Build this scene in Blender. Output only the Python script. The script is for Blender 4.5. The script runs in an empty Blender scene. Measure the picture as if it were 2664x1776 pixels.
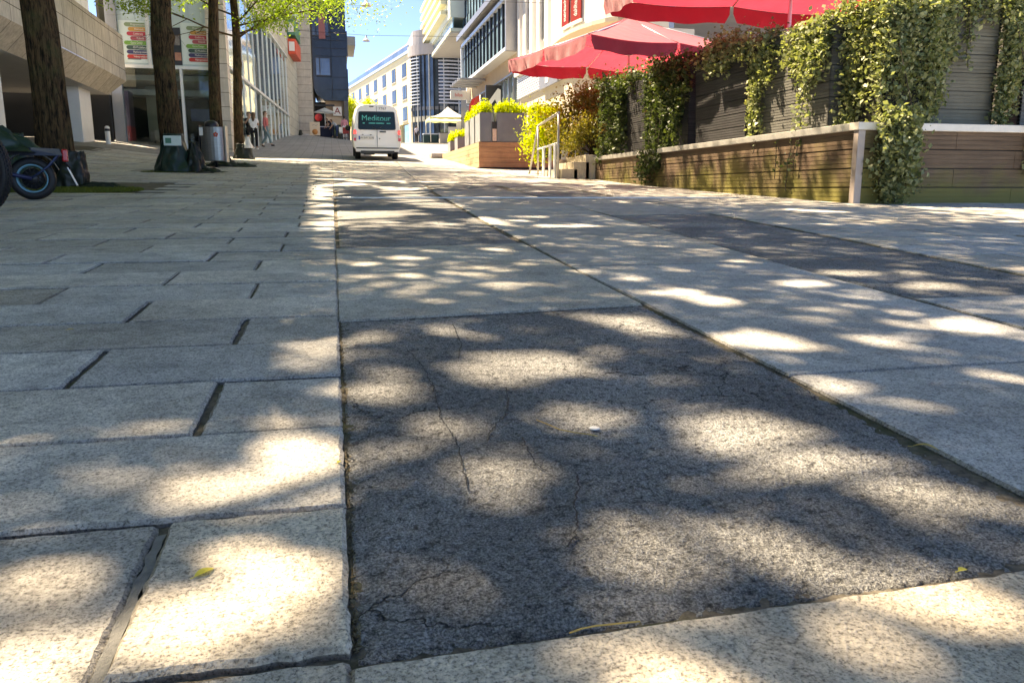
import bpy, math, random
import numpy as np
from mathutils import Vector, Matrix, noise
R_=math.radians
C=bpy.context.scene.collection
sc=bpy.context.scene
PI=math.pi
# ---------------------------------------------------------------- camera
FPX,CX,CY=2050.0,1332.0,888.0
HOR=391.0; CAMH=.55
TH=math.atan(HOR/FPX)
PSI=math.atan(464/(FPX*math.cos(TH)+HOR*math.sin(TH)))
cd=bpy.data.cameras.new('camera'); cam=bpy.data.objects.new('camera',cd); C.objects.link(cam)
cd.sensor_width=36; cd.lens=36*FPX/2664; cd.clip_start=.05; cd.clip_end=1500
cam.location=(0,0,CAMH); cam.rotation_euler=(PI/2-TH,0,-PSI)
sc.camera=cam
# ---------------------------------------------------------------- sky, sun, exposure
SUN_EL=R_(56); SUN_AZ=R_(-44)      # azimuth measured from +Y (street direction), negative = left
w=bpy.data.worlds.new('World'); sc.world=w; w.use_nodes=True
nt=w.node_tree
bg=nt.nodes['Background']; sky=nt.nodes.new('ShaderNodeTexSky'); sky.sky_type='NISHITA'
sky.sun_disc=False; sky.sun_elevation=SUN_EL; sky.sun_rotation=SUN_AZ; sky.air_density=.29; sky.dust_density=.0; sky.ozone_density=9; sky.altitude=300
nt.links.new(sky.outputs[0],bg.inputs[0]); bg.inputs[1].default_value=.15
sd=bpy.data.lights.new('sun','SUN'); sd.energy=4.1; sd.angle=R_(.55); sd.color=(1,.985,.965)
so=bpy.data.objects.new('sun',sd); C.objects.link(so)
sdir=Vector((math.sin(SUN_AZ)*math.cos(SUN_EL),math.cos(SUN_AZ)*math.cos(SUN_EL),math.sin(SUN_EL)))
so.rotation_euler=sdir.to_track_quat('Z','Y').to_euler(); so.location=(-20,30,40)
sc.view_settings.view_transform='Standard'; sc.view_settings.look='None'; sc.view_settings.exposure=2.27; sc.view_settings.gamma=1
sc.view_settings.use_white_balance=True; sc.view_settings.white_balance_temperature=10200; sc.view_settings.white_balance_tint=12
# ---------------------------------------------------------------- helpers
_R=(math.cos(PSI),-math.sin(PSI),0); _F=(math.sin(PSI)*math.cos(TH),math.cos(PSI)*math.cos(TH),-math.sin(TH)); _U=(math.sin(PSI)*math.sin(TH),math.cos(PSI)*math.sin(TH),math.cos(TH))
def ray(px,py):
    a=(px-CX)/FPX;b=(CY-py)/FPX
    return [_R[i]*a+_U[i]*b+_F[i] for i in range(3)]
def at(px,py,Y):                    # the point of the place at street distance Y
    r=ray(px,py);t=Y/r[1];return Vector((r[0]*t,Y,r[2]*t+CAMH))
def sst(a,b,t):
    u=max(0,min(1,(t-a)/(b-a)));return u*u*(3-2*u)
def G(x,y):                         # height of the paved hill
    if y<10: g=.045*y
    elif y<38: g=.45+.045*(y-10)+.5*(.043/28)*(y-10)**2
    elif y<55: g=2.313+.0845*(y-38)
    elif y<67: g=3.75+.0625*(y-55)
    elif y<91: g=4.5+.0604*(y-67)
    else: g=5.95+.02*(y-91)
    t=max(0,min(1,(y-9)/8.))
    g-=.012*max(-8,min(8,x))*t
    if x<-5: g+=.1*min(5,-5-x)*sst(20,28,y)
    g+=.1*max(0,min(4,2.5-x))*sst(40,65,y)
    return g
def gnd(px,py):
    r=ray(px,py); t=.3
    while t<150:
        x,y,z=r[0]*t,r[1]*t,r[2]*t+CAMH
        if z<G(x,y): return Vector((x,y,z))
        t*=1.001
def tag(o,label=None,cat=None,group=None,kind=None):
    if label: o['label']=label
    if cat: o['category']=cat
    if group: o['group']=group
    if kind: o['kind']=kind
    return o
def empty(name,loc=(0,0,0),rz=0,label=None,cat=None,group=None):
    o=bpy.data.objects.new(name,None); C.objects.link(o); o.location=loc; o.rotation_euler=(0,0,rz)
    o.empty_display_size=.1
    return tag(o,label,cat,group)
class MB:
    def __init__(s): s.v=[];s.f=[];s.m=[];s.sm=[]
    def q(s,pts,m=0,smooth=False):
        n=len(s.v); s.v+= [tuple(p) for p in pts]; s.f.append(tuple(range(n,n+len(pts)))); s.m.append(m); s.sm.append(smooth); return s
    def box(s,x0,x1,y0,y1,z0,z1,m=0):
        n=len(s.v)
        s.v+=[(x0,y0,z0),(x1,y0,z0),(x1,y1,z0),(x0,y1,z0),(x0,y0,z1),(x1,y0,z1),(x1,y1,z1),(x0,y1,z1)]
        for f in ((0,3,2,1),(4,5,6,7),(0,1,5,4),(1,2,6,5),(2,3,7,6),(3,0,4,7)):
            s.f.append(tuple(n+i for i in f)); s.m.append(m); s.sm.append(False)
        return s
    def prism(s,poly,d,m=0):        # poly: 3D points, d: extrusion vector
        n=len(s.v);k=len(poly);d=Vector(d)
        s.v+=[tuple(p) for p in poly]+[tuple(Vector(p)+d) for p in poly]
        s.f.append(tuple(range(n,n+k)));s.f.append(tuple(range(n+2*k-1,n+k-1,-1)));s.m+=[m,m];s.sm+=[False,False]
        for i in range(k):
            j=(i+1)%k; s.f.append((n+i,n+j,n+k+j,n+k+i));s.m.append(m);s.sm.append(False)
        return s
    def tube(s,pts,r,seg=8,m=0,cap=True):
        pts=[Vector(p) for p in pts]; rs=r if isinstance(r,(list,tuple)) else [r]*len(pts)
        n0=len(s.v); prev=None
        for i,p in enumerate(pts):
            d=(pts[min(i+1,len(pts)-1)]-pts[max(i-1,0)]).normalized()
            if prev is None:
                u=d.cross(Vector((0,0,1))); 
                if u.length<.05: u=d.cross(Vector((1,0,0)))
            else: u=prev-d*prev.dot(d)
            u.normalize(); prev=u; v=d.cross(u)
            for k in range(seg):
                a=2*PI*k/seg; s.v.append(tuple(p+(u*math.cos(a)+v*math.sin(a))*rs[i]))
        for i in range(len(pts)-1):
            for k in range(seg):
                a=n0+i*seg+k;b=n0+i*seg+(k+1)%seg
                s.f.append((a,b,b+seg,a+seg));s.m.append(m);s.sm.append(True)
        if cap:
            s.f.append(tuple(n0+k for k in range(seg))[::-1]);s.m.append(m);s.sm.append(False)
            e=n0+(len(pts)-1)*seg;s.f.append(tuple(e+k for k in range(seg)));s.m.append(m);s.sm.append(False)
        return s
    def lathe(s,c,prof,seg=24,m=0,axis='Z',smooth=True):
        n0=len(s.v);c=Vector(c)
        for r,h in prof:
            for k in range(seg):
                a=2*PI*k/seg;x,y=r*math.cos(a),r*math.sin(a)
                p={'Z':(x,y,h),'Y':(x,h,y),'X':(h,x,y)}[axis]
                s.v.append(tuple(c+Vector(p)))
        for i in range(len(prof)-1):
            for k in range(seg):
                a=n0+i*seg+k;b=n0+i*seg+(k+1)%seg
                s.f.append((a,b,b+seg,a+seg));s.m.append(m);s.sm.append(smooth)
        return s
    def build(s,name,mats,parent=None,bevel=0,loc=None):
        me=bpy.data.meshes.new(name); me.from_pydata(s.v,[],s.f)
        if not isinstance(mats,(list,tuple)): mats=[mats]
        for m in mats: me.materials.append(m)
        me.polygons.foreach_set('material_index',s.m); me.polygons.foreach_set('use_smooth',s.sm)
        me.update()
        o=bpy.data.objects.new(name,me); C.objects.link(o)
        if parent: o.parent=parent
        if loc: o.location=loc
        if bevel:
            b=o.modifiers.new('bevel','BEVEL'); b.width=bevel; b.segments=2; b.limit_method='ANGLE'
        return o
def link(name,me,parent=None):
    o=bpy.data.objects.new(name,me); C.objects.link(o)
    if parent: o.parent=parent
    return o
def dup(root,loc,rz=None,label=None,group=None):
    r=root.copy(); C.objects.link(r); r.location=loc
    if rz is not None: r.rotation_euler=(0,0,rz)
    if label: r['label']=label
    if group: r['group']=group
    for ch in list(root.children):
        c=ch.copy(); C.objects.link(c); c.parent=r
        for g in list(ch.children):
            d=g.copy(); C.objects.link(d); d.parent=c
    return r
def text(s,size,mat,parent,loc,rot,name='lettering',ext=.002,align='CENTER',sx=1):
    cu=bpy.data.curves.new('t','FONT'); cu.body=s; cu.size=size; cu.extrude=ext; cu.align_x=align; cu.align_y='CENTER'
    o=bpy.data.objects.new('t',cu); C.objects.link(o)
    bpy.context.view_layer.update()
    me=bpy.data.meshes.new_from_object(o.evaluated_get(bpy.context.evaluated_depsgraph_get()))
    bpy.data.objects.remove(o)
    me.name=name; me.materials.clear(); me.materials.append(mat)
    t=link(name,me,parent); t.location=loc; t.rotation_euler=rot; t.scale=(sx,1,1)
    return t
# ---------------------------------------------------------------- materials
def nodes(name):
    m=bpy.data.materials.new(name); m.use_nodes=True
    return m,m.node_tree,m.node_tree.nodes['Principled BSDF']
def N(t,ty,**k):
    n=t.nodes.new(ty)
    for a,b in k.items():
        if a.startswith('i_'):
            key=a[2:]; key=int(key) if key.isdigit() else key
            n.inputs[key].default_value=b
        else: setattr(n,a,b)
    return n
def ramp(t,src,stops):
    r=t.nodes.new('ShaderNodeValToRGB'); e=r.color_ramp.elements
    while len(e)<len(stops): e.new(.5)
    for i,(p,c) in enumerate(stops):
        e[i].position=p; e[i].color=(c,c,c,1) if not isinstance(c,(tuple,list)) else (*c,1)
    t.links.new(src,r.inputs[0]); return r.outputs[0]
def mix(t,a,b,f,mode='MIX'):
    n=t.nodes.new('ShaderNodeMix'); n.data_type='RGBA'; n.blend_type=mode
    for sock,v in ((n.inputs[0],f),(n.inputs[6],a),(n.inputs[7],b)):
        if isinstance(v,(int,float)): sock.default_value=v
        elif isinstance(v,tuple): sock.default_value=(*v,1) if len(v)==3 else v
        else: t.links.new(v,sock)
    return n.outputs[2]
def noise_n(t,co,scale,detail=4,rough=.6,dist=0):
    n=N(t,'ShaderNodeTexNoise'); n.inputs['Scale'].default_value=scale; n.inputs['Detail'].default_value=detail; n.inputs['Roughness'].default_value=rough; n.inputs['Distortion'].default_value=dist
    t.links.new(co,n.inputs['Vector']); return n.outputs[0]
def M(name,col,rough=.6,var=.2,scale=3,bump=0,bscale=60,metal=0,spec=.4,stretch=None,stain=0,emit=0):
    m,t,b=nodes(name)
    tc=N(t,'ShaderNodeTexCoord').outputs['Object']
    if stretch:
        mp=N(t,'ShaderNodeMapping'); mp.inputs['Scale'].default_value=stretch; t.links.new(tc,mp.inputs[0]); tc=mp.outputs[0]
    f=ramp(t,noise_n(t,tc,scale,6,.65),[(.3,1-var),(.7,1+var*.5)])
    c=mix(t,tuple(col),f,1.0,'MULTIPLY')
    if stain:
        f2=ramp(t,noise_n(t,tc,scale*.3,5,.7),[(.45,0.),(.7,1.)])
        c=mix(t,c,tuple(x*.45 for x in col),mixf(t,f2,stain))
    t.links.new(c,b.inputs['Base Color']); b.inputs['Roughness'].default_value=rough; b.inputs['Metallic'].default_value=metal
    b.inputs['Specular IOR Level'].default_value=spec
    if bump:
        bn=N(t,'ShaderNodeBump'); bn.inputs['Strength'].default_value=min(1,bump); bn.inputs['Distance'].default_value=.01*max(1,bump)
        t.links.new(noise_n(t,tc,bscale,5,.7),bn.inputs['Height']); t.links.new(bn.outputs[0],b.inputs['Normal'])
    if emit:
        b.inputs['Emission Color'].default_value=(*col,1); b.inputs['Emission Strength'].default_value=emit
    return m
def mixf(t,src,k):
    n=N(t,'ShaderNodeMath',operation='MULTIPLY'); t.links.new(src,n.inputs[0]); n.inputs[1].default_value=k; return n.outputs[0]
def stone_mat(name,col,warm,speck=.62,bumpd=.0022,fine=190,attr=True,pits=True,base_tone=1):
    """speckled stone or concrete: per-block tone from the 'tone' attribute"""
    m,t,b=nodes(name); tc=N(t,'ShaderNodeTexCoord').outputs['Object']
    f=noise_n(t,tc,fine,3,.75); f2=noise_n(t,tc,fine*.33,4,.7)
    spk=ramp(t,f,[(.36,1-speck),(.47,1.),(.64,1+speck*.6)])
    spk2=ramp(t,f2,[(.33,.72),(.55,1.1)])
    big=ramp(t,noise_n(t,tc,1.6,6,.65),[(.3,.70),(.65,1.1)])
    blot=ramp(t,noise_n(t,tc,9,5,.65,.4),[(.33,.74),(.58,1.06)])
    c=mix(t,tuple(col),tuple(warm),ramp(t,noise_n(t,tc,1.1,3,.5),[(.4,0.),(.62,1.)]))
    for k in (spk,spk2,big,blot): c=mix(t,c,k,1.,'MULTIPLY')
    if attr:
        a=N(t,'ShaderNodeAttribute',attribute_name='tone'); c=mix(t,c,a.outputs['Color'],1.,'MULTIPLY')
    # dark chewing-gum spots and stains
    v=N(t,'ShaderNodeTexVoronoi'); v.inputs['Scale'].default_value=2.3; t.links.new(tc,v.inputs['Vector'])
    sp=ramp(t,v.outputs['Distance'],[(.03,1.),(.045,0.)])
    c=mix(t,c,tuple(x*.3 for x in col),mixf(t,sp,.6))
    t.links.new(c,b.inputs['Base Color']); b.inputs['Roughness'].default_value=.85; b.inputs['Specular IOR Level'].default_value=.25
    h=N(t,'ShaderNodeMath',operation='ADD'); t.links.new(f,h.inputs[0]); t.links.new(f2,h.inputs[1])
    bn=N(t,'ShaderNodeBump'); bn.inputs['Strength'].default_value=.9; bn.inputs['Distance'].default_value=bumpd*2
    t.links.new(h.outputs[0],bn.inputs['Height']); t.links.new(bn.outputs[0],b.inputs['Normal'])
    return m
MT={}
MT['granite']=stone_mat('granite paver',(.50,.48,.44),(.54,.50,.435))
MT['concrete']=stone_mat('washed concrete slab',(.49,.47,.435),(.53,.49,.43),speck=.6,fine=180)
def asphalt_mat():
    m,t,b=nodes('worn asphalt'); tc=N(t,'ShaderNodeTexCoord').outputs['Object']
    v=N(t,'ShaderNodeTexVoronoi'); v.inputs['Scale'].default_value=130; t.links.new(tc,v.inputs['Vector'])
    f=noise_n(t,tc,240,3,.75); f2=noise_n(t,tc,55,4,.75)
    c=mix(t,(.22,.218,.205),(.38,.372,.35),ramp(t,noise_n(t,tc,2.2,5,.6),[(.35,0.),(.7,1.)]))
    c=mix(t,c,ramp(t,f,[(.38,.35),(.5,1.),(.66,2.0)]),1.,'MULTIPLY')
    c=mix(t,c,ramp(t,f2,[(.36,.3),(.47,.95),(.7,1.2)]),1.,'MULTIPLY')
    chip=ramp(t,v.outputs['Color'],[(.86,0.),(.9,1.)])
    c=mix(t,c,(.34,.33,.31),mixf(t,chip,.3))
    # thin cracks
    vc=N(t,'ShaderNodeTexVoronoi',feature='DISTANCE_TO_EDGE'); vc.inputs['Scale'].default_value=3.1
    wv=N(t,'ShaderNodeVectorMath',operation='ADD'); t.links.new(tc,wv.inputs[0])
    nn=N(t,'ShaderNodeTexNoise'); nn.inputs['Scale'].default_value=14; nn.inputs['Detail'].default_value=5; t.links.new(tc,nn.inputs['Vector'])
    sc_=N(t,'ShaderNodeVectorMath',operation='SCALE'); t.links.new(nn.outputs['Color'],sc_.inputs[0]); sc_.inputs['Scale'].default_value=.12
    t.links.new(sc_.outputs[0],wv.inputs[1]); t.links.new(wv.outputs[0],vc.inputs['Vector'])
    cr=ramp(t,vc.outputs['Distance'],[(.002,1.),(.008,0.)])
    msk=ramp(t,noise_n(t,tc,1.7,2,.5),[(.5,0.),(.58,1.)])
    crk=N(t,'ShaderNodeMath',operation='MULTIPLY'); t.links.new(cr,crk.inputs[0]); t.links.new(msk,crk.inputs[1])
    c=mix(t,c,(.015,.015,.016),crk.outputs[0])
    a=N(t,'ShaderNodeAttribute',attribute_name='tone'); c=mix(t,c,a.outputs['Color'],1.,'MULTIPLY')
    t.links.new(c,b.inputs['Base Color']); b.inputs['Roughness'].default_value=.8; b.inputs['Specular IOR Level'].default_value=.35
    h=N(t,'ShaderNodeMath',operation='ADD'); t.links.new(f,h.inputs[0]); t.links.new(mixf(t,f2,1.6),h.inputs[1])
    h2=N(t,'ShaderNodeMath',operation='SUBTRACT'); t.links.new(h.outputs[0],h2.inputs[0]); t.links.new(crk.outputs[0],h2.inputs[1])
    bn=N(t,'ShaderNodeBump'); bn.inputs['Strength'].default_value=1; bn.inputs['Distance'].default_value=.010
    t.links.new(h2.outputs[0],bn.inputs['Height']); t.links.new(bn.outputs[0],b.inputs['Normal'])
    return m
MT['asphalt']=asphalt_mat()
def ground_mat():
    m,t,b=nodes('street ground'); tc=N(t,'ShaderNodeTexCoord').outputs['Object']
    br=N(t,'ShaderNodeTexBrick'); br.inputs['Scale'].default_value=1; br.inputs['Brick Width'].default_value=.8; br.inputs['Row Height'].default_value=.5
    br.inputs['Mortar Size'].default_value=.012; br.inputs['Color1'].default_value=(.34,.325,.295,1); br.inputs['Color2'].default_value=(.29,.28,.26,1); br.inputs['Mortar'].default_value=(.12,.11,.1,1)
    t.links.new(tc,br.inputs['Vector'])
    c=mix(t,br.outputs['Color'],ramp(t,noise_n(t,tc,.9,7,.7),[(.3,.75),(.7,1.12)]),1.,'MULTIPLY')
    dirt=mix(t,(.07,.06,.045),(.20,.17,.13),ramp(t,noise_n(t,tc,60,4,.7),[(.35,0.),(.65,1.)]))
    dirt=mix(t,dirt,(.035,.05,.015),ramp(t,noise_n(t,tc,3,4,.7),[(.52,0.),(.62,.7)]))
    a=N(t,'ShaderNodeAttribute',attribute_name='dirt')
    c=mix(t,c,dirt,a.outputs['Fac'])
    t.links.new(c,b.inputs['Base Color']); b.inputs['Roughness'].default_value=.85; b.inputs['Specular IOR Level'].default_value=.2
    bn=N(t,'ShaderNodeBump'); bn.inputs['Strength'].default_value=.5; bn.inputs['Distance'].default_value=.004
    t.links.new(noise_n(t,tc,90,4,.7),bn.inputs['Height']); t.links.new(bn.outputs[0],b.inputs['Normal'])
    return m
MT['ground']=ground_mat()
def leaf_mat(name,c1,c2,trans=.45,c3=None,f3=.0,rough=.45):
    m,t,b=nodes(name)
    g=N(t,'ShaderNodeNewGeometry'); r=g.outputs['Random Per Island']
    c=mix(t,tuple(c1),tuple(c2),r)
    if c3:
        tc=N(t,'ShaderNodeTexCoord').outputs['Object']
        k=ramp(t,noise_n(t,tc,1.6,3,.6),[(.62-f3,0.),(.72-f3,1.)]); c=mix(t,c,tuple(c3),k)
    t.links.new(c,b.inputs['Base Color']); b.inputs['Roughness'].default_value=rough; b.inputs['Specular IOR Level'].default_value=.3
    tr=N(t,'ShaderNodeBsdfTranslucent')
    ct=mix(t,c,(1.6,1.7,.7),1.,'MULTIPLY'); t.links.new(ct,tr.inputs[0])
    ms=N(t,'ShaderNodeMixShader'); ms.inputs[0].default_value=trans
    t.links.new(b.outputs[0],ms.inputs[1]); t.links.new(tr.outputs[0],ms.inputs[2])
    t.links.new(ms.outputs[0],t.nodes['Material Output'].inputs[0])
    return m
MT['leaf']=leaf_mat('locust leaf',(.12,.19,.03),(.24,.33,.06),.55)
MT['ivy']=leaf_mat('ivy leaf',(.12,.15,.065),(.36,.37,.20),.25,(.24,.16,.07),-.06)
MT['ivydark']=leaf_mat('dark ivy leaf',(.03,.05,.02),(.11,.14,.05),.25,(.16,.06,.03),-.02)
MT['hedge']=leaf_mat('golden hedge leaf',(.30,.36,.03),(.48,.50,.05),.5)
MT['bronze']=leaf_mat('bronze shrub leaf',(.12,.12,.025),(.26,.21,.05),.4,(.20,.09,.03),.05)
MT['grass']=leaf_mat('grass blade',(.07,.10,.015),(.16,.19,.035),.35)
MT['redflower']=leaf_mat('red petal',(.45,.02,.02),(.65,.05,.04),.3)
MT['yleaf']=leaf_mat('fallen leaf yellow',(.55,.50,.10),(.62,.55,.12),.3)
MT['tanleaf']=leaf_mat('fallen leaf tan',(.52,.38,.13),(.6,.42,.15),.3)
def bark_mat():
    m,t,b=nodes('tree bark'); tc=N(t,'ShaderNodeTexCoord').outputs['Object']
    mp=N(t,'ShaderNodeMapping'); mp.inputs['Scale'].default_value=(9,9,1.6); t.links.new(tc,mp.inputs[0])
    f=noise_n(t,mp.outputs[0],3.2,7,.7,.6)
    c=mix(t,(.008,.005,.003),(.13,.075,.035),ramp(t,f,[(.38,0.),(.6,1.)]))
    c=mix(t,c,(.10,.11,.04),mixf(t,ramp(t,noise_n(t,tc,1.5,4,.7),[(.5,0.),(.7,1.)]),.5))
    t.links.new(c,b.inputs['Base Color']); b.inputs['Roughness'].default_value=.9; b.inputs['Specular IOR Level'].default_value=.2
    bn=N(t,'ShaderNodeBump'); bn.inputs['Strength'].default_value=1; bn.inputs['Distance'].default_value=.05
    t.links.new(f,bn.inputs['Height']); t.links.new(bn.outputs[0],b.inputs['Normal']); return m
MT['bark']=bark_mat()
def panel_mat(name,col,bw,bh,mortar,var=.12,plane='YZ',msize=.012,rough=.7,offset=.0,streak=0):
    """cladding panels with open joints, laid out in the surface's own metres"""
    m,t,b=nodes(name); tc=N(t,'ShaderNodeTexCoord').outputs['Object']
    sp=N(t,'ShaderNodeSeparateXYZ'); t.links.new(tc,sp.inputs[0]); cb=N(t,'ShaderNodeCombineXYZ')
    t.links.new(sp.outputs['Y' if plane=='YZ' else 'X'],cb.inputs[0]); t.links.new(sp.outputs['Z'],cb.inputs[1])
    br=N(t,'ShaderNodeTexBrick'); br.offset=offset; br.inputs['Scale'].default_value=1; br.inputs['Brick Width'].default_value=bw; br.inputs['Row Height'].default_value=bh; br.inputs['Mortar Size'].default_value=msize
    br.inputs['Mortar Smooth'].default_value=0
    br.inputs['Color1'].default_value=(*[c*(1+var) for c in col],1); br.inputs['Color2'].default_value=(*[c*(1-var) for c in col],1); br.inputs['Mortar'].default_value=(*mortar,1)
    t.links.new(cb.outputs[0],br.inputs['Vector'])
    c=mix(t,br.outputs['Color'],ramp(t,noise_n(t,tc,2.5,6,.7),[(.3,.82),(.7,1.12)]),1.,'MULTIPLY')
    if streak:
        mp=N(t,'ShaderNodeMapping'); mp.inputs['Scale'].default_value=(3,3,.35); t.links.new(tc,mp.inputs[0])
        c=mix(t,c,ramp(t,noise_n(t,mp.outputs[0],4,6,.7),[(.35,1-streak),(.65,1+streak*.5)]),1.,'MULTIPLY')
    t.links.new(c,b.inputs['Base Color']); b.inputs['Roughness'].default_value=rough; b.inputs['Specular IOR Level'].default_value=.3
    bn=N(t,'ShaderNodeBump'); bn.inputs['Strength'].default_value=.6; bn.inputs['Distance'].default_value=.01; bn.invert=True
    t.links.new(br.outputs['Fac'],bn.inputs['Height']); t.links.new(bn.outputs[0],b.inputs['Normal'])
    return m
MT['travertine']=panel_mat('travertine cladding',(.52,.47,.41),1.05,.57,(.10,.08,.065),.10,'YZ',.012,streak=.22)
MT['limestone']=panel_mat('pale limestone',(.56,.51,.45),3.0,.56,(.12,.10,.08),.04,'XZ',.012,streak=.1)
MT['limestoneY']=panel_mat('pale limestone side',(.56,.52,.46),1.3,.62,(.20,.18,.15),.08,'YZ',.012,streak=.2)
MT['white']=M('white paint',(.78,.77,.74),.5,.08,2)
MT['whiteal']=M('white aluminium',(.70,.72,.73),.35,.06,2,metal=.2)
MT['soffit']=M('grey soffit',(.42,.41,.40),.7,.1,2)
MT['dark']=M('dark interior',(.012,.012,.012),.6,.3,1)
MT['olive']=M('dim interior wall',(.055,.052,.035),.7,.4,.6)
MT['steel']=M('brushed steel',(.27,.265,.25),.34,.15,4,metal=.85,bump=.15,bscale=30,stretch=(1,1,12))
MT['galv']=M('galvanised steel rail',(.50,.48,.44),.42,.2,5,metal=.5)
MT['cream']=M('cream render',(.70,.60,.40),.8,.08,.6)
MT['creamwin']=M('window frame dark',(.03,.03,.035),.4,.1,3)
MT['brown']=M('roof terrace fascia',(.40,.36,.35),.6,.08,2)
MT['orange']=M('orange render',(.70,.42,.26),.8,.1,1)
MT['peach']=M('peach render',(.66,.52,.38),.8,.08,1)
MT['pinkwall']=M('pale pink stucco',(.74,.66,.60),.8,.08,1.2)
MT['whitewall']=M('white stucco',(.80,.79,.76),.75,.07,1)
MT['greyclad']=M('grey metal cladding',(.30,.31,.33),.4,.1,1,metal=.5)
MT['signred']=M('dark red sign',(.28,.02,.015),.5,.12,2)
MT['signgreen']=M('green sign',(.06,.22,.14),.5,.12,2)
MT['signorange']=M('orange red sign',(.75,.10,.05),.5,.12,2)
MT['signblue']=M('pale blue sign',(.50,.58,.72),.5,.12,2)
MT['black']=M('black rubber',(.012,.012,.013),.55,.2,20,bump=.2,bscale=80)
MT['blackpl']=M('black plastic',(.018,.018,.02),.35,.15,6)
MT['bag']=M('green tarpaulin',(.006,.028,.019),.42,.35,5,bump=.6,bscale=9,spec=.5)
MT['bagdark']=M('dark collapsed tarpaulin',(.014,.020,.014),.42,.4,5,bump=.7,bscale=8,spec=.35)
def glass_facade(name,col,rough=.04,metal=.75):
    m,t,b=nodes(name); tc=N(t,'ShaderNodeTexCoord').outputs['Object']
    c=mix(t,tuple(col),ramp(t,noise_n(t,tc,.35,4,.6,.5),[(.35,.45),(.65,1.25)]),1.,'MULTIPLY')
    t.links.new(c,b.inputs['Base Color']); b.inputs['Roughness'].default_value=rough; b.inputs['Metallic'].default_value=metal
    bn=N(t,'ShaderNodeBump'); bn.inputs['Strength'].default_value=.12; bn.inputs['Distance'].default_value=.05
    t.links.new(noise_n(t,tc,.7,2,.5),bn.inputs['Height']); t.links.new(bn.outputs[0],b.inputs['Normal']); return m
MT['gl_green']=glass_facade('green tinted glass',(.42,.55,.53))
MT['gl_blue']=glass_facade('blue glass',(.34,.55,.68),.10,.25)
MT['gl_dark']=glass_facade('dark glass',(.09,.125,.16),.08,.4)
MT['gl_dark2']=glass_facade('dim window pane',(.025,.03,.033),.2,.1)
MT['gl_navy']=glass_facade('navy glass panel',(.026,.034,.05),.2,.2)
MT['gl_pane']=glass_facade('grey window glass',(.12,.15,.18),.06,.5)
def clear_glass():
    m,t,b=nodes('clear shop glass')
    tr=N(t,'ShaderNodeBsdfTransparent'); tr.inputs[0].default_value=(.8,.86,.84,1)
    gl=N(t,'ShaderNodeBsdfGlossy'); gl.inputs['Roughness'].default_value=.02; gl.inputs[0].default_value=(.9,.95,.95,1)
    lw=N(t,'ShaderNodeLayerWeight'); lw.inputs[0].default_value=.35
    ms=N(t,'ShaderNodeMixShader'); t.links.new(lw.outputs['Fresnel'],ms.inputs[0]); t.links.new(tr.outputs[0],ms.inputs[1]); t.links.new(gl.outputs[0],ms.inputs[2])
    t.links.new(ms.outputs[0],t.nodes['Material Output'].inputs[0]); return m
MT['clear']=clear_glass()
def fabric(name,col,trans=.5):
    m,t,b=nodes(name); tc=N(t,'ShaderNodeTexCoord').outputs['Object']
    c=mix(t,tuple(col),ramp(t,noise_n(t,tc,2.2,5,.6),[(.3,.82),(.7,1.1)]),1.,'MULTIPLY')
    t.links.new(c,b.inputs['Base Color']); b.inputs['Roughness'].default_value=.7; b.inputs['Specular IOR Level'].default_value=.4
    b.inputs['Sheen Weight'].default_value=.4
    tr=N(t,'ShaderNodeBsdfTranslucent'); t.links.new(c,tr.inputs[0])
    ms=N(t,'ShaderNodeMixShader'); ms.inputs[0].default_value=trans
    t.links.new(b.outputs[0],ms.inputs[1]); t.links.new(tr.outputs[0],ms.inputs[2]); t.links.new(ms.outputs[0],t.nodes['Material Output'].inputs[0])
    bn=N(t,'ShaderNodeBump'); bn.inputs['Strength'].default_value=.5; bn.inputs['Distance'].default_value=.03
    t.links.new(noise_n(t,tc,3.5,3,.5),bn.inputs['Height']); t.links.new(bn.outputs[0],b.inputs['Normal'])
    return m
MT['redfab']=fabric('red parasol canopy fabric',(.60,.05,.09),.40)  # canopy copy of the red cloth, lighter than its shaded edge
MT['redval']=fabric('shaded red parasol edge',(.30,.010,.028),.14)  # shade on the valances is put into this darker red
MT['whitefab']=fabric('white tent fabric',(.82,.84,.80),.4)
MT['yelfab']=fabric('yellow tent valance',(.74,.76,.35),.3)
def deckwood(name,c1,c2,moss,axis='X'):
    m,t,b=nodes(name); tc=N(t,'ShaderNodeTexCoord').outputs['Object']
    mp=N(t,'ShaderNodeMapping'); mp.inputs['Scale'].default_value=(.5,.5,14); t.links.new(tc,mp.inputs[0])
    f=noise_n(t,mp.outputs[0],3,6,.7)
    c=mix(t,tuple(c1),tuple(c2),ramp(t,f,[(.3,0.),(.7,1.)]))
    c=mix(t,c,ramp(t,noise_n(t,tc,2.0,5,.65),[(.3,.75),(.7,1.15)]),1.,'MULTIPLY')
    if moss:
        sp=N(t,'ShaderNodeSeparateXYZ'); t.links.new(tc,sp.inputs[0])
        ad=N(t,'ShaderNodeMath',operation='ADD'); t.links.new(mixf(t,noise_n(t,tc,1.3,5,.6),1.2),ad.inputs[0])
        t.links.new(mixf(t,sp.outputs['Z'],-.55),ad.inputs[1])
        k=ramp(t,ad.outputs[0],[(-.0+.0,0.),(.30,1.)])
        c=mix(t,c,(.17,.155,.035),mixf(t,k,moss))
    t.links.new(c,b.inputs['Base Color']); b.inputs['Roughness'].default_value=.7; b.inputs['Specular IOR Level'].default_value=.3
    bn=N(t,'ShaderNodeBump'); bn.inputs['Strength'].default_value=.5; bn.inputs['Distance'].default_value=.004
    t.links.new(f,bn.inputs['Height']); t.links.new(bn.outputs[0],b.inputs['Normal']); return m
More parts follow.
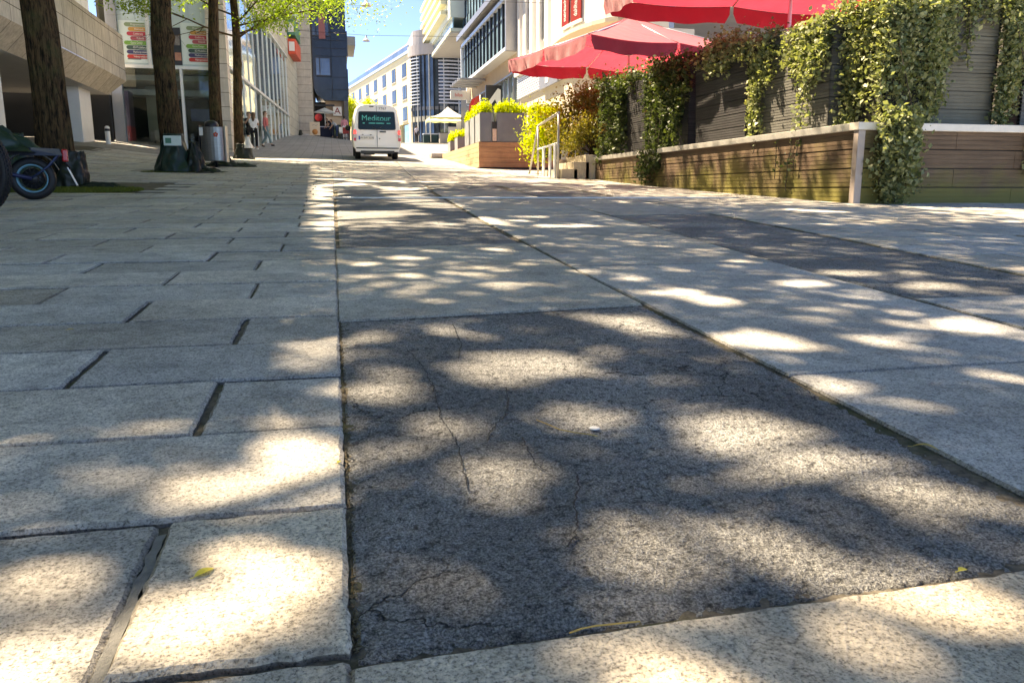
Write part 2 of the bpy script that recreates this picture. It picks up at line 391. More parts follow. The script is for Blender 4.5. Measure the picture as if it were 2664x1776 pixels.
MT['deckwood']=deckwood('brown deck boards',(.095,.058,.036),(.18,.12,.075),.8)
MT['greyboard']=deckwood('grey weathered boards',(.075,.072,.065),(.19,.185,.165),0)
MT['darkboard']=deckwood('charcoal boards',(.022,.021,.022),(.06,.058,.058),0)
MT['oliveboard']=deckwood('olive grey boards',(.12,.112,.085),(.20,.19,.145),0)
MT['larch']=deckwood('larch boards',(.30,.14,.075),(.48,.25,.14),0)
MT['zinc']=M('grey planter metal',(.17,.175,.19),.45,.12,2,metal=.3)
MT['zincsunlit']=M('sunlit planter side',(.42,.45,.48),.4,.12,2,metal=.3)  # sunlight on the left faces is put into this paler grey
MT['terracotta']=M('grey clay pot',(.40,.33,.30),.7,.15,5)
MT['vanpaint']=M('white van paint',(.80,.79,.75),.25,.04,1,spec=.6)
MT['redlight']=M('red lamp glass',(.55,.01,.012),.15,.1,5)
MT['brake']=M('lit brake lamp',(.9,.03,.03),.2,.05,5,emit=1.5)
MT['teal']=M('teal lettering',(.03,.42,.40),.5,.1,4)
MT['print']=M('grey print',(.16,.17,.19),.5,.1,4)
MT['blueband']=M('blue band',(.02,.08,.35),.5,.1,4)
MT['skin']=M('skin',(.50,.30,.21),.55,.08,6)
MT['hairbrown']=M('brown hair',(.09,.05,.028),.6,.3,30,stretch=(3,3,.5))
MT['hairblack']=M('black hair',(.012,.01,.01),.5,.3,30)
def cloth(n,c): return M(n,c,.85,.15,8,bump=.5,bscale=14)
# ---------------------------------------------------------------- ground
def tone_attr(me,tones):
    a=me.color_attributes.new('tone','FLOAT_COLOR','CORNER')
    arr=np.empty((len(me.loops),4),dtype=np.float32); i=0
    for p,tn in zip(me.polygons,tones):
        for k in range(p.loop_total): arr[p.loop_start+k]=(*tn,1)
    a.data.foreach_set('color',arr.ravel())
def grid_sheet():
    xs=sorted(set([-90,-60,-40,-25,-16]+[round(-12+.5*i,2) for i in range(0,61)]+[22,28,40,60,90]))
    ys=sorted(set([-30,-12,-5]+[round(-2+.5*i,2) for i in range(0,84)]+list(range(40,131,2))+[140,170,220,320,500]))
    v=[];dirt=[]
    for y in ys:
        for x in xs:
            s=.010 if (-8<=x<=13 and -2<=y<=29.5) else 0
            v.append((x,y,G(x,y)-s)); dirt.append(1. if s else 0.)
    nx=len(xs);f=[(j*nx+i,j*nx+i+1,(j+1)*nx+i+1,(j+1)*nx+i) for j in range(len(ys)-1) for i in range(nx-1)]
    me=bpy.data.meshes.new('ground'); me.from_pydata(v,[],f); me.materials.append(MT['ground'])
    a=me.attributes.new('dirt','FLOAT','POINT'); a.data.foreach_set('value',dirt)
    tag(link('ground',me),kind='structure')
grid_sheet()
def lerp(tab,y):
    if y<=tab[0][0]: return tab[0][1]
    for (a,b),(c,d) in zip(tab,tab[1:]):
        if y<=c: return b+(d-b)*(y-a)/(c-a)
    return tab[-1][1]
LA=[(-2,-.005),(30,-.005)]
LB=[(0,1.09),(1,1.10),(1.8,1.135),(2.8,1.14),(4.98,1.18),(9.3,1.35),(30,2.3)]
LC=[(0,2.13),(1,2.17),(2.165,2.237),(2.74,2.28),(3.8,2.31),(4.74,2.38),(7.17,2.56),(10.2,2.70),(30,3.9)]
LD=[(0,3.15),(1,3.17),(3.245,3.313),(5.03,3.485),(7.36,3.66),(12,4.0),(30,5.2)]
rnd=random.Random(4)
class Blocks:
    def __init__(s): s.v=[];s.f=[];s.t=[]
    def add(s,c,gap=.004,dz=0,tone=(1,1,1),near=False,tilt=0,rc=.0,bev=.005,amp=.0015):
        """c: four corners ccw (x,y); stone top with chipped, chamfered edge"""
        cs=[Vector((p[0],p[1],0)) for p in c]; ctr=sum(cs,Vector())/4
        pts=[]
        for i in range(4):
            a,b=cs[i],cs[(i+1)%4]; L=(b-a).length; n=max(1,int(L/(.02 if near else 9)))
            for k in range(n):
                pts.append((a.lerp(b,k/n),i))
        out=[]
        for p,i in pts:
            q=p.copy()
            # inset from each edge by gap
            for e in range(4):
                a,b=cs[e],cs[(e+1)%4]; d=(b-a).normalized(); nn=Vector((-d.y,d.x,0))
                dist=(q-a).dot(nn)
                g=gap if not isinstance(gap,(list,tuple)) else gap[e]
                if near: g+=amp*(noise.noise((q.x*38,q.y*38,e))+.6*noise.noise((q.x*120,q.y*120,e+3)))
                if dist<g: q+=nn*(g-dist)
            out.append(q)
        tx,ty=tilt*(rnd.random()-.5),tilt*(rnd.random()-.5)
        def z(q,o): return G(q.x,q.y)+dz+tx*(q.x-ctr.x)+ty*(q.y-ctr.y)+o
        n0=len(s.v);k=len(out)
        inn=[q+(ctr-q).normalized()*bev*1.3 for q in out]
        for q in inn: s.v.append((q.x,q.y,z(q,0)))
        for q in out: s.v.append((q.x,q.y,z(q,-bev)))
        for q in out: s.v.append((q.x,q.y,z(q,-.05)))
        s.f.append(tuple(range(n0,n0+k)));s.t.append(tone)
        for i in range(k):
            j=(i+1)%k
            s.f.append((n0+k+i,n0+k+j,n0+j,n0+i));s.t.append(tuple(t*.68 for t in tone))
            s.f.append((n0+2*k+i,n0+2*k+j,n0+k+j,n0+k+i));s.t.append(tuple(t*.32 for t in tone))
    def build(s,name,mat):
        me=bpy.data.meshes.new(name); me.from_pydata(s.v,[],s.f); me.materials.append(mat); tone_attr(me,s.t)
        return tag(link(name,me),kind='structure')
def rtone(y,k=.10,warm=0):
    b=1+rnd.uniform(-k,k); w_=rnd.uniform(-.03,.05)+warm
    return (b*(1+w_),b,b*(1-w_*1.3))
PITS=[(-5.1,-2.5,11.3,14.4),(-4.3,-2.7,18.6,20.2),(-3.7,-2.5,24.2,25.8),(-4.0,-2.6,29.2,30.4)]
# granite pavement left of the long joint
pv=Blocks(); y0=.828-.39*5; k=-5
while y0<29.3:
    y1=y0+.388
    offs={0:-.27,1:-.66,2:-.29,3:-.645,4:-.305,5:-.687,6:-.335,7:-.72,8:-.385}
    x=offs.get(k,(-.31 if k%2==0 else -.69)+rnd.uniform(-.04,.04))
    xs=[0.0,x]
    while xs[-1]>-9: xs.append(xs[-1]-.755+rnd.uniform(-.02,.02))
    for a,b in zip(xs,xs[1:]):
        cx_,cy_=(a+b)/2,(y0+y1)/2
        if any(p[0]<cx_<p[1] and p[2]<cy_<p[3] for p in PITS): continue
        if b<-7.9: continue
        near=cy_<7 and b>-3
        wide=.008 if cy_<3.2 else .005
        pv.add([(b,y0),(a,y0),(a,y1),(b,y1)],gap=[.0035 if cy_<3 else .0075,.002 if a==0 else wide,.0035 if cy_<3 else .0075,wide],dz=rnd.uniform(-.0035,.0035),tone=rtone(cy_,.15,.05 if cy_<1.3 else 0),near=near,tilt=.006,bev=.006,amp=.0045)
    y0+=.39;k+=1
pv.build('pavement',MT['granite'])
# concrete slabs of the centre
sl=Blocks()
def slab(l,r,ya,yb,yc=None,yd=None,**k):
    yc=yb if yc is None else yc; yd=ya if yd is None else yd     # ya left-bottom, yd right-bottom, yb left-top, yc right-top
    sl.add([(lerp(l,ya),ya),(lerp(r,yd),yd),(lerp(r,yc),yc),(lerp(l,yb),yb)],gap=k.pop('gap',.0035),dz=rnd.uniform(-.002,.002)+k.pop('dz',0),tone=k.pop('tone',rtone(ya,.05)),near=ya<6,bev=.006,amp=.004,tilt=.002)
slab(LA,LB,-1.2,.812,.845,-1.2,tone=(1.14,1.05,.92),gap=.002)
slab(LA,LB,2.685,4.79,4.955,2.80,tone=(1.0,1.0,.96))
for a,b in ((-.3,1.797),(1.797,3.85),(3.85,5.9),(5.9,8.0),(8.0,10.2)): slab(LB,LC,a,b)
slab(LC,LD,.7,2.74); slab(LC,LD,-1.3,.7); slab(LC,LD,7.2,10.2,10.2,7.34)
y=10.42
i=0
while y<29.2:
    for j,(l,r) in enumerate(((LA,LB),(LB,LC),(LC,LD))):
        if (j==0 and i==0) or (j==2 and i in (0,1)) or (j==1 and i==1): continue
        slab(l,r,y,y+2.05)
    y+=2.06;i+=1
sl.build('concrete_paving',MT['concrete'])
# right-hand pavers
rp=Blocks(); y0=-1.0;k=0
while y0<29.2:
    y1=y0+.50; x=lerp(LD,y0+.25)+.005; first=True
    while x<12.8:
        L=(.5 if (first and k%2) else 1.0)+rnd.uniform(-.03,.03)
        xa=lerp(LD,y0)+.004 if first else x; xb=lerp(LD,y1)+.004 if first else x
        rp.add([(xa,y0),(x+L,y0),(x+L,y1),(xb,y1)],gap=.007,dz=rnd.uniform(-.004,.004),tone=rtone(y0,.13),near=False,tilt=.006,bev=.007)
        x+=L;first=False
    y0+=.50;k+=1
rp.build('street',MT['granite'])
# asphalt patches: displaced sheets with rough edges
def asphalt(l,r,ya,yb,yc,yd,step,seed,amp=.0024,sink=.004):
    nx=max(4,int((lerp(r,ya)-lerp(l,ya))/step)); ny=max(4,int((yb-ya)/step))
    v=[];tn=[]
    for j in range(ny+1):
        vv=j/ny
        for i in range(nx+1):
            u=i/nx
            yy=(ya+(yb-ya)*vv)*(1-u)+(yd+(yc-yd)*vv)*u
            xl,xr=lerp(l,yy)+.004,lerp(r,yy)-.003
            xx=xl+(xr-xl)*u
            e=min(u*(xr-xl),(1-u)*(xr-xl),vv*(yb-ya),(1-vv)*(yb-ya))
            h=noise.noise((xx*70,yy*70,seed))*amp+noise.noise((xx*160,yy*160,seed+5))*amp*.8+noise.noise((xx*6,yy*6,seed))*.003
            eb=max(0,1-e/.05); h+=-eb*.006+eb*noise.noise((xx*45,yy*45,9))*.006
            if i in (0,nx) or j in (0,ny): h-=.03
            v.append((xx,yy,G(xx,yy)-sink+h))
            t_=1+.25*noise.noise((xx*2.5,yy*2.5,seed)); t_*=1+.8*max(0,noise.noise((xx*9,yy*4,3)))*max(0,1-(u*(xr-xl))/.12)*max(0,1-abs(yy-1.05)/.45)*2.2
            tn.append(t_)
    f=[(j*(nx+1)+i,j*(nx+1)+i+1,(j+1)*(nx+1)+i+1,(j+1)*(nx+1)+i) for j in range(ny) for i in range(nx)]
    return v,f,tn
av=[];af=[];atn=[]
for a in ((LA,LB,.812,2.69,2.80,.845,.0065,1),(LA,LB,4.79,10.2,10.2,4.955,.025,2),(LC,LD,2.745,7.2,7.34,2.745,.014,3),(LA,LB,10.42,12.47,12.47,10.42,.06,4),(LC,LD,10.42,14.5,14.5,10.42,.08,5),(LB,LC,12.48,14.5,14.5,12.48,.08,6)):
    v,f,tn=asphalt(*a); n=len(av); av+=v; af+=[tuple(i+n for i in q) for q in f]; atn+=tn
me=bpy.data.meshes.new('asphalt'); me.from_pydata(av,[],af); me.materials.append(MT['asphalt'])
a=me.color_attributes.new('tone','FLOAT_COLOR','POINT'); arr=np.ones((len(av),4),dtype=np.float32); arr[:,:3]=np.array(atn,dtype=np.float32)[:,None]; a.data.foreach_set('color',arr.ravel())
me.polygons.foreach_set('use_smooth',[True]*len(af))
tag(link('asphalt',me),kind='structure')
# traced cracks as narrow dark grooves
mb=MB(); K=2664/2352
crack_lines=[[(930,798),(960,830),(978,852),(996,890),(1004,930),(1012,962),(1030,985),(1046,1008),(1056,1040),(1066,1085),(1078,1130)],[(1040,745),(1060,790),(1052,830)],[(1162,890),(1168,925),(1160,955),(1142,972),(1126,990),(1118,1020)],[(1200,1005),(1216,1040),(1232,1068),(1262,1085)],[(1322,1085),(1330,1120),(1318,1160),(1328,1205),(1316,1240),(1300,1262)],[(1650,545),(1700,548),(1780,540),(1900,545),(1950,548)],[(1640,562),(1660,552),(1690,548)]]
for ln in crack_lines:
    w_=[gnd(p[0]*K,p[1]*K) for p in ln]; pts=[]
    for a,b in zip(w_,w_[1:]):
        for k in range(8):
            p=a.lerp(b,k/8); pts.append(p+Vector((noise.noise((p.x*90,p.y*90,1)),noise.noise((p.x*90,p.y*90,7)),0))*.006)
    for a,b in zip(pts,pts[1:]):
        d=(b-a).normalized(); n=Vector((-d.y,d.x,0)); w1=.0007+.0012*rnd.random()
        mb.q([(p.x+n.x*s_*w1,p.y+n.y*s_*w1,G(p.x,p.y)+.0012) for p,s_ in ((a,-1),(b,-1),(b,1),(a,1))])
tag(mb.build('asphalt_crack',MT['dark']),kind='structure')
# mortar in the near joints and corner
mb=MB()
for (x0,x1,ya,yb) in ((-.277,-.262,.62,1.18),):
    n=26
    for i in range(n):
        u0,u1=i/n,(i+1)/n; a=ya+(yb-ya)*u0;b=ya+(yb-ya)*u1
        j=lambda t,s:noise.noise((t*30,s,2))*.007+noise.noise((t*90,s,4))*.003
        mb.q([(x0+j(a,1),a,G(x0,a)+(-.004 if x1<0 else .0025)),(x1+j(a,2),a,G(x1,a)+(-.002 if x1<0 else .0025)),(x1+j(b,2),b,G(x1,b)+(-.002 if x1<0 else .0025)),(x0+j(b,1),b,G(x0,b)+(-.004 if x1<0 else .0025))])
tag(mb.build('joint_mortar',M('grey mortar',(.33,.32,.29),.9,.3,40,bump=1,bscale=150)),kind='structure')
# slot drain across the street
mb=MB()
for k in range(60):
    xa,xb=-7.5+k*.22,-7.5+(k+1)*.22
    if xb>5.6: break
    za,zb=G(xa,10.31),G(xb,10.31)
    for (ya,yb,o) in ((10.215,10.235,.003),(10.385,10.405,.003)):
        if xa>=-.02: mb.q([(xa,ya,za+o),(xb,ya,zb+o),(xb,yb,zb+o),(xa,yb,za+o)])
        elif o: mb.q([(xa,ya,za-.012),(xb,ya,zb-.012),(xb,yb,zb-.012),(xa,yb,za-.012)])
    if xa>=-.02:
        for j in range(5):
            x=xa+.02+j*.04; mb.box(x,x+.02,10.235,10.385,za-.012,za+.002)
mb2=MB(); mb2.tube([(x_*.5-.02,10.2,G(x_*.5,10.2)+.008) for x_ in range(0,12)],.011,6,cap=True); o2=mb2.build('drain_edge',MT['whiteal']); o2['label']='thin bright metal strip lying along the near edge of the slot drain'; o2['category']='metal strip'
o=mb.build('drain_grate',MT['steel']); tag(o,'narrow steel slot drain running across the street before the shaded slabs','drain')
# ---------------------------------------------------------------- leaves
def leafmesh(name,P,size,mat,seed=0,aspect=.55,up=.3,jit=.5,hang=False):
    rs=np.random.RandomState(seed); P=np.asarray(P,dtype=np.float64); n=len(P)
    u=rs.normal(size=(n,3)); 
    if hang: u[:,2]-=1.2
    u/=np.linalg.norm(u,axis=1)[:,None]+1e-9
    w_=rs.normal(size=(n,3)); w_[:,2]+=up*2
    v=np.cross(w_,u); v/=np.linalg.norm(v,axis=1)[:,None]+1e-9
    nn=np.cross(u,v)
    s=(size*(1+jit*rs.uniform(-1,1,size=n)))[:,None]
    V=np.empty((n,4,3)); V[:,0]=P-u*s*.5; V[:,1]=P+v*s*aspect*.5+nn*s*.12; V[:,2]=P+u*s*.5; V[:,3]=P-v*s*aspect*.5+nn*s*.12
    me=bpy.data.meshes.new(name); me.vertices.add(4*n); me.vertices.foreach_set('co',V.astype(np.float32).ravel())
    me.loops.add(4*n); me.loops.foreach_set('vertex_index',np.arange(4*n,dtype=np.int32))
    me.polygons.add(n); me.polygons.foreach_set('loop_start',np.arange(0,4*n,4,dtype=np.int32))
    me.polygons.foreach_set('loop_total',np.full(n,4,dtype=np.int32))
    me.update(calc_edges=True); me.materials.append(mat); return me
# ---------------------------------------------------------------- planned sun patches
K=2664/2352
_pl=[(600,840,190,42),(640,950,130,42),(390,960,90,40),(690,1055,100,50),(520,1135,260,50),(120,1340,130,60),(640,1350,130,60),(480,1440,230,60),(90,1480,110,60),
 (860,770,55,14),(1190,840,170,36),(845,890,65,30),(1440,740,75,20),(1010,985,70,25),(860,1050,110,52),(1150,1075,100,48),(1320,960,110,32),(1690,965,150,36),
 (1760,1010,170,46),(1950,1075,180,52),(2170,1150,130,48),(1640,1120,140,46),(1480,1200,150,52),(1720,1240,200,52),(1950,1310,170,40),(1380,1310,120,58),(1540,1390,150,45),
 (2150,1400,230,66),(1500,1510,220,36),(1950,1480,250,50),(1050,1530,150,28),(1750,780,110,28),(1650,690,65,14),(1850,652,75,10),(2220,745,95,16),(2060,925,60,18),
 (835,607,42,6),(935,592,42,5),(950,635,36,6),(1140,572,34,4),(1560,672,50,10),(1950,626,75,9),(2130,655,80,9),(1700,600,50,5),(1450,640,30,5)]
PATCH=[]
for (a,b,c,d) in _pl:
    p=gnd(a*K,b*K); q=gnd((a+c)*K,b*K); t=gnd(a*K,(b+d)*K); u=gnd(a*K,(b-d)*K)
    PATCH.append(((p.x),(t.y+u.y)/2,abs(q.x-p.x),abs(u.y-t.y)/2))
def zone(x,y): return (-3.2<=x<=6.6 and .1<=y<=17)
def lit(x,y):
    wob=.18*noise.noise((x*4,y*4,2.))
    if y<6.0:
        for (a,b,c,d) in PATCH:
            if ((x-a)/c)**2+((y-b)/d)**2<1+wob*4: return True
        return y<2.6 and noise.noise((x*4.5,y*4.0,11.))>.40
    n=noise.noise((x*1.5,y*1.1,5.))+.6*noise.noise((x*3.6,y*3.0,8.))
    return n>(.52 if x>1.4 else (.5 if x<-1.0 else .04))
SX,SY=sdir.x/sdir.z,sdir.y/sdir.z
def shadow_xy(p):
    z=G(p[0],p[1]-3)
    for _ in range(2):
        h=p[2]-z; x,y=p[0]-SX*h,p[1]-SY*h; z=G(x,y)
    return x,y
def shade_leaf_points(n,seed):  # added leaves, off any branch, placed to shade chosen ground
    rs=np.random.RandomState(seed); out=[]
    while len(out)<n:
        x,y=rs.uniform(-1.6,6.6),rs.uniform(.1,16)
        if y>6 and rs.uniform()<.55: continue
        if lit(x,y): continue
        h=rs.uniform(7,10.5); out.append((x+SX*h,y+SY*h,G(x,y)+h))
    return out
# ---------------------------------------------------------------- trees
def make_tree(loc,dia,H,cb,rad,seed,label,nleaf=26000,lsz=.105,ncl=0,extra=None,knots=(),toward=None,group='street trees in a row on the left',lean=(0,0)):
    rg=random.Random(seed); root=empty('street_tree',loc,0,label,'tree',group)
    mb=MB(); seg=84; rings=[]
    ht=H*.62; nr=90
    for i in range(nr+1):
        z=ht*(i/nr)**1.15; r=dia/2*(1-.45*z/ht)*(1+.38*math.exp(-z/.28))
        ox=.06*math.sin(z*.9+seed)+lean[0]*z; oy=.05*math.cos(z*.7+seed)+lean[1]*z
        for k in range(seg):
            a=2*PI*k/seg
            d=1+.09*noise.noise((math.cos(a)*3.5,math.sin(a)*3.5,z*.8+seed))+.08*noise.noise((math.cos(a)*10+z*.6,math.sin(a)*10,z*1.3))
            for (kz,ka,ks) in knots:
                dd=((z-kz)/.13)**2+((math.atan2(math.sin(a-ka),math.cos(a-ka)))/.5)**2; d+=ks*math.exp(-dd)
            mb.v.append((ox+r*d*math.cos(a),oy+r*d*math.sin(a),z-.05))
    for i in range(nr):
        for k in range(seg):
            a=i*seg+k;b=i*seg+(k+1)%seg; mb.f.append((a,b,b+seg,a+seg));mb.m.append(0);mb.sm.append(True)
    pts=[]
    def branch(p,d,L,r,lev):
        q=[Vector(p)];rr=[r];n=6
        for i in range(n):
            d=(d+Vector((rg.uniform(-.2,.2),rg.uniform(-.2,.2),rg.uniform(-.12,.14)))).normalized()
            q.append(q[-1]+d*L/n); rr.append(r*(1-.8*(i+1)/n))
            if lev<2 and i>=1:
                for _ in range(2 if lev==0 else 1):
                    dd=(d+Vector((rg.uniform(-1,1),rg.uniform(-1,1),rg.uniform(-.45,.5)))).normalized()
                    branch(q[-1],dd,L*rg.uniform(.35,.55),rr[-1]*.6,lev+1)
            if lev>=1 or i>=3: pts.append((q[-1],.28+.12*rg.random()))
        mb.tube(q,rr,6 if lev else 8,cap=False)
    nb=11
    for i in range(nb):
        z=cb*.9+(ht-cb*.9)*i/(nb-1); a=i*2.4+seed
        el=.15+.75*i/nb; L=rad*(1.0-.35*i/nb)*rg.uniform(.8,1.1)
        branch(Vector((.06*math.sin(z*.9+seed)+lean[0]*z,lean[1]*z,z)),Vector((math.cos(a)*math.cos(el),math.sin(a)*math.cos(el),math.sin(el))),L,dia*.11*(1-.5*i/nb),0)
    if toward:
        for (tx,ty,tz) in toward:
            z=tz*.82; p=Vector((lean[0]*z,lean[1]*z,z)); t=Vector((tx,ty,tz)); branch(p,(t-p).normalized(),(t-p).length,dia*.12,0)
    branch(Vector((lean[0]*ht,lean[1]*ht,ht-.1)),Vector((0,0,1)),H*.33,dia*.22,0)
    mb.build('trunk',MT['bark'],root)
    rs=np.random.RandomState(seed)
    if ncl: pts=[(pts[i][0],.30+.12*rs.uniform()) for i in rs.choice(len(pts),ncl,replace=False)]
    idx=rs.randint(0,len(pts),nleaf)
    cen=np.array([tuple(pts[i][0]) for i in idx]); sg=np.array([pts[i][1] for i in idx])[:,None]
    P=cen+rs.normal(size=(nleaf,3))*sg*np.array([1,1,.55])
    P=P[P[:,2]>cb-.25]
    L0=np.array(loc); keep=[]
    for q in P+L0:
        x,y=shadow_xy(q); keep.append(not (zone(x,y) and lit(x,y)))  # leaves shading a planned sun patch are dropped
    P=P[np.array(keep)]
    if extra is not None: P=np.concatenate([P,np.array(extra)-L0])  # loose leaves added to the crown for ground shade
    link('crown',leafmesh('crown',P,lsz,MT['leaf'],seed,.5,.6),root)
    return root
def gz(x,y,o=0): return (x,y,G(x,y)+o)
_fp=shade_leaf_points(44000,77)
t1=make_tree(gz(-4.12,13.3),.50,13,5.9,6.6,1,'thick brown street tree trunk behind the parked scooter, nearest on the left',25000,.15,230,lean=(.03,0))
t2=make_tree(gz(-3.50,19.3),.50,13,6.8,6.2,2,'knotted street tree trunk wrapped at its foot by a green bag with a white label',25000,.15,230,knots=((3.6,-.6,.35),(2.9,-.3,.45),(4.3,-.5,.3)),lean=(.018,0))
t3=make_tree(gz(-3.20,25.0),.37,12,5.7,4.6,3,'slim street tree trunk rising directly behind the steel litter bin',22000,.12,230,lean=(.01,0))
t4=make_tree(gz(-3.10,29.8),.34,12,4.5,4.2,4,'slim forked street tree beside the glass facade, farthest of the row',24000,.10,300,toward=[(2.6,.6,5.0),(1.9,-1.2,5.4),(1.6,.5,4.8)],knots=((2.5,.2,.3),(3.2,-.4,.3)))
t8=make_tree(gz(-4.7,9.3),.45,12,6.0,6.4,23,'unseen street tree added left of the picture to thicken the dappled shade',16000,.15,200,extra=[q for q in _fp if q[1]>=7.2])  # out of view, added to shade the slabs; carries loose leaves
t5=make_tree(gz(-4.7,3.5),.45,13,5.9,6.2,17,'unseen street tree left of the picture, its crown shaped for ground dapples',12000,.15,100,extra=[q for q in _fp if q[1]<7.2])  # out of view; loose leaves in its crown shape the near dapples
# ---------------------------------------------------------------- grass round the trees
gp=[]
rs=np.random.RandomState(8)
for (cx_,cy_,rx,ry,n) in ((-3.45,12.05,.85,.75,12000),(-3.5,18.95,.6,.35,1500),(-3.3,24.5,.5,.2,300)):
    for _ in range(n):
        a=rs.uniform(0,6.28);r=math.sqrt(rs.uniform()); x=cx_+rx*r*math.cos(a);y=cy_+ry*r*math.sin(a); gp.append((x,y,G(x,y)+.0))
tag(link('grass',leafmesh('grass',[(p[0],p[1],p[2]+.012) for p in gp],.055,MT['grass'],3,.12,0,.5,False)),kind='stuff',label='short grass growing round the street tree feet')
# ---------------------------------------------------------------- stone-band building on columns, far left
sb=empty('arcade_building',(-7.7,30,G(-7.7,30)),0,'building with a travertine-clad projecting band carried on white columns','building')
def rel(o,root):                       # keep world placement while parenting
    o.parent=root; o.matrix_parent_inverse=Matrix.Translation(-Vector(root.location)); return o
mb=MB(); mb.q([(-7.7,-14,4.74),(-7.7,34.5,4.74),(-7.7,34.5,6.42),(-7.7,-14,6.42)]); mb.q([(-7.7,34.5,4.74),(-8.25,33.9,4.15),(-8.25,33.9,6.42),(-7.7,34.5,6.42)])
mb.q([(-7.7,-14,6.42),(-7.7,34.5,6.42),(-9,34.5,6.42),(-9,-14,6.42)])
mb.q([(-7.7,34.5,4.74),(-9,34.5,4.74),(-9,34.5,6.42),(-7.7,34.5,6.42)])
rel(mb.build('stone_band',MT['travertine']),sb)
mb=MB(); mb.q([(-8.25,-14,4.15),(-8.25,33.9,4.15),(-7.7,34.5,4.735),(-7.7,-14,4.735)]); rel(mb.build('sloped_underside',panel_mat('travertine underside',(.50,.43,.33),1.05,3,(.07,.05,.04),.10,'YZ',.012,streak=.25)),sb)
mb=MB(); mb.box(-16,-8.26,-14,34.4,4.2,4.4); rel(mb.build('soffit',MT['soffit']),sb)
for (a,b) in ((31.9,33.3),(23.3,24.9),(14.5,16),(6,7.5),(-2.5,-1)):
    mb=MB(); mb.box(-9.35,-8.72,a,b,G(-9,(a+b)/2)-.2,4.2); rel(mb.build('column',MT['white'],bevel=.01),sb)
mb=MB(); mb.box(-14.2,-14,-14,35,0,4.2); mb.box(-14,-8.46,34.9,35.1,1,4.35); rel(mb.build('rear_wall',MT['dark']),sb)
for i in range(5):
    mb=MB(); y=16+i*3.6; mb.box(-13.98,-13.9,y,y+.12,1,4.2); mb.box(-13.98,-13.9,y+1.7,y+1.82,1,4.2); mb.box(-13.98,-13.9,y+.12,y+1.7,3.4,3.5); rel(mb.build('door_frame',MT['brown']),sb)
mb=MB(); mb.box(-16,-8.75,10.6,34.3,6.42,18.6); rel(mb.build('upper_wall',panel_mat('white wall panels',(.76,.78,.80),1.15,9,(.35,.38,.4),.02,'YZ',.015)),sb)  # unseen top and near end are set to shade the left paving
# ---------------------------------------------------------------- glass shop with sign panels
ZG=2.1
gs=empty('shop_building',(-6,35.4,ZG),0,'glass-fronted corner shop with striped sign panels above its window','building')
def rb(name,mat,*boxes,root=gs,bev=0):
    mb=MB()
    for b in boxes: mb.box(*b)
    return rel(mb.build(name,mat,bevel=bev),root)
rb('plinth',M('grey stone plinth',(.24,.24,.25),.6,.15,3),(-9.2,-4.72,35.2,35.6,1.7,2.25))
rb('transom',MT['whiteal'],(-8.4,-4.72,35.28,35.5,5.36,5.48))
rb('corner_post',MT['greyclad'],(-8.45,-8.05,35.25,35.5,2.25,8.9))
rb('mullion',MT['whiteal'],(-6.99,-6.87,35.27,35.5,5.48,12))
rb('mullion',MT['whiteal'],(-5.86,-5.76,35.27,35.5,2.25,5.36))
rb('window',MT['clear'],(-8.05,-5.86,35.36,35.38,2.25,5.36))
rb('window',MT['clear'],(-5.76,-4.72,35.36,35.38,2.25,5.36))
aq=M('pale aqua glazing film',(.50,.62,.64),.25,.08,.7,spec=.6)
rb('upper_window',aq,(-8.05,-6.99,35.40,35.42,5.48,12)); rb('upper_window',aq,(-6.87,-4.72,35.40,35.42,5.48,12))
for x in (-7.75,-7.4,-7.15,-6.2,-5.4): rb('film_seam',M('seam',(.36,.47,.5),.4,.1,2),(x,x+.012,35.392,35.399,6.95,12))
rb('ceiling',MT['olive'],(-9,-4.4,35.6,44,5.2,5.4)); rb('rear_wall',MT['olive'],(-10,-4.2,43,43.2,1.5,5.4)); rb('shop_floor',MT['olive'],(-9.5,-4.3,35.6,43,2.0,2.2))
rb('ceiling_pipe',M('dull duct metal',(.3,.32,.32),.4,.2,3,metal=.5),(-8.6,-4.7,37.5,37.8,4.55,4.8),(-8.6,-4.7,39.5,39.8,4.7,4.9))
rb('interior_column',M('interior column',(.32,.31,.25),.7,.1,1),(-7.75,-7.2,38,38.5,2.2,5.2))
rb('red_panel',M('red shop panel',(.35,.04,.06),.5,.1,2),(-8.35,-8.1,36.4,37.2,2.2,3.2))
rb('purple_panel',M('purple shop panel',(.13,.09,.16),.5,.1,2),(-8.35,-8.1,36.4,37.2,3.2,4.6))
rb('screen',M('dim blue screen',(.06,.08,.20),.3,.15,3),(-5.75,-4.9,36.6,36.65,3.45,3.95))
for x,y in ((-7.1,36.8),(-6.6,37.2),(-7.4,37.6)):
    c=empty('cafe_chair',(x,y,2.2),.4*x,'dark chair standing inside the glass shop'+(' by the red panel' if x<-7.3 else (' nearest the window' if y<37 else ' beside the table')),'chair','chairs inside the glass shop')
    mb=MB(); mb.box(-.2,.2,-.2,.2,.43,.47); mb.build('seat',MT['brown'],c)
    mb=MB(); mb.box(-.2,.2,.18,.21,.5,.85); mb.build('backrest',MT['brown'],c)
    for sx in (-.18,.18):
        for sy in (-.18,.18):
            mb=MB(); mb.box(sx-.015,sx+.015,sy-.015,sy+.015,0,.43); mb.build('leg',MT['blackpl'],c)
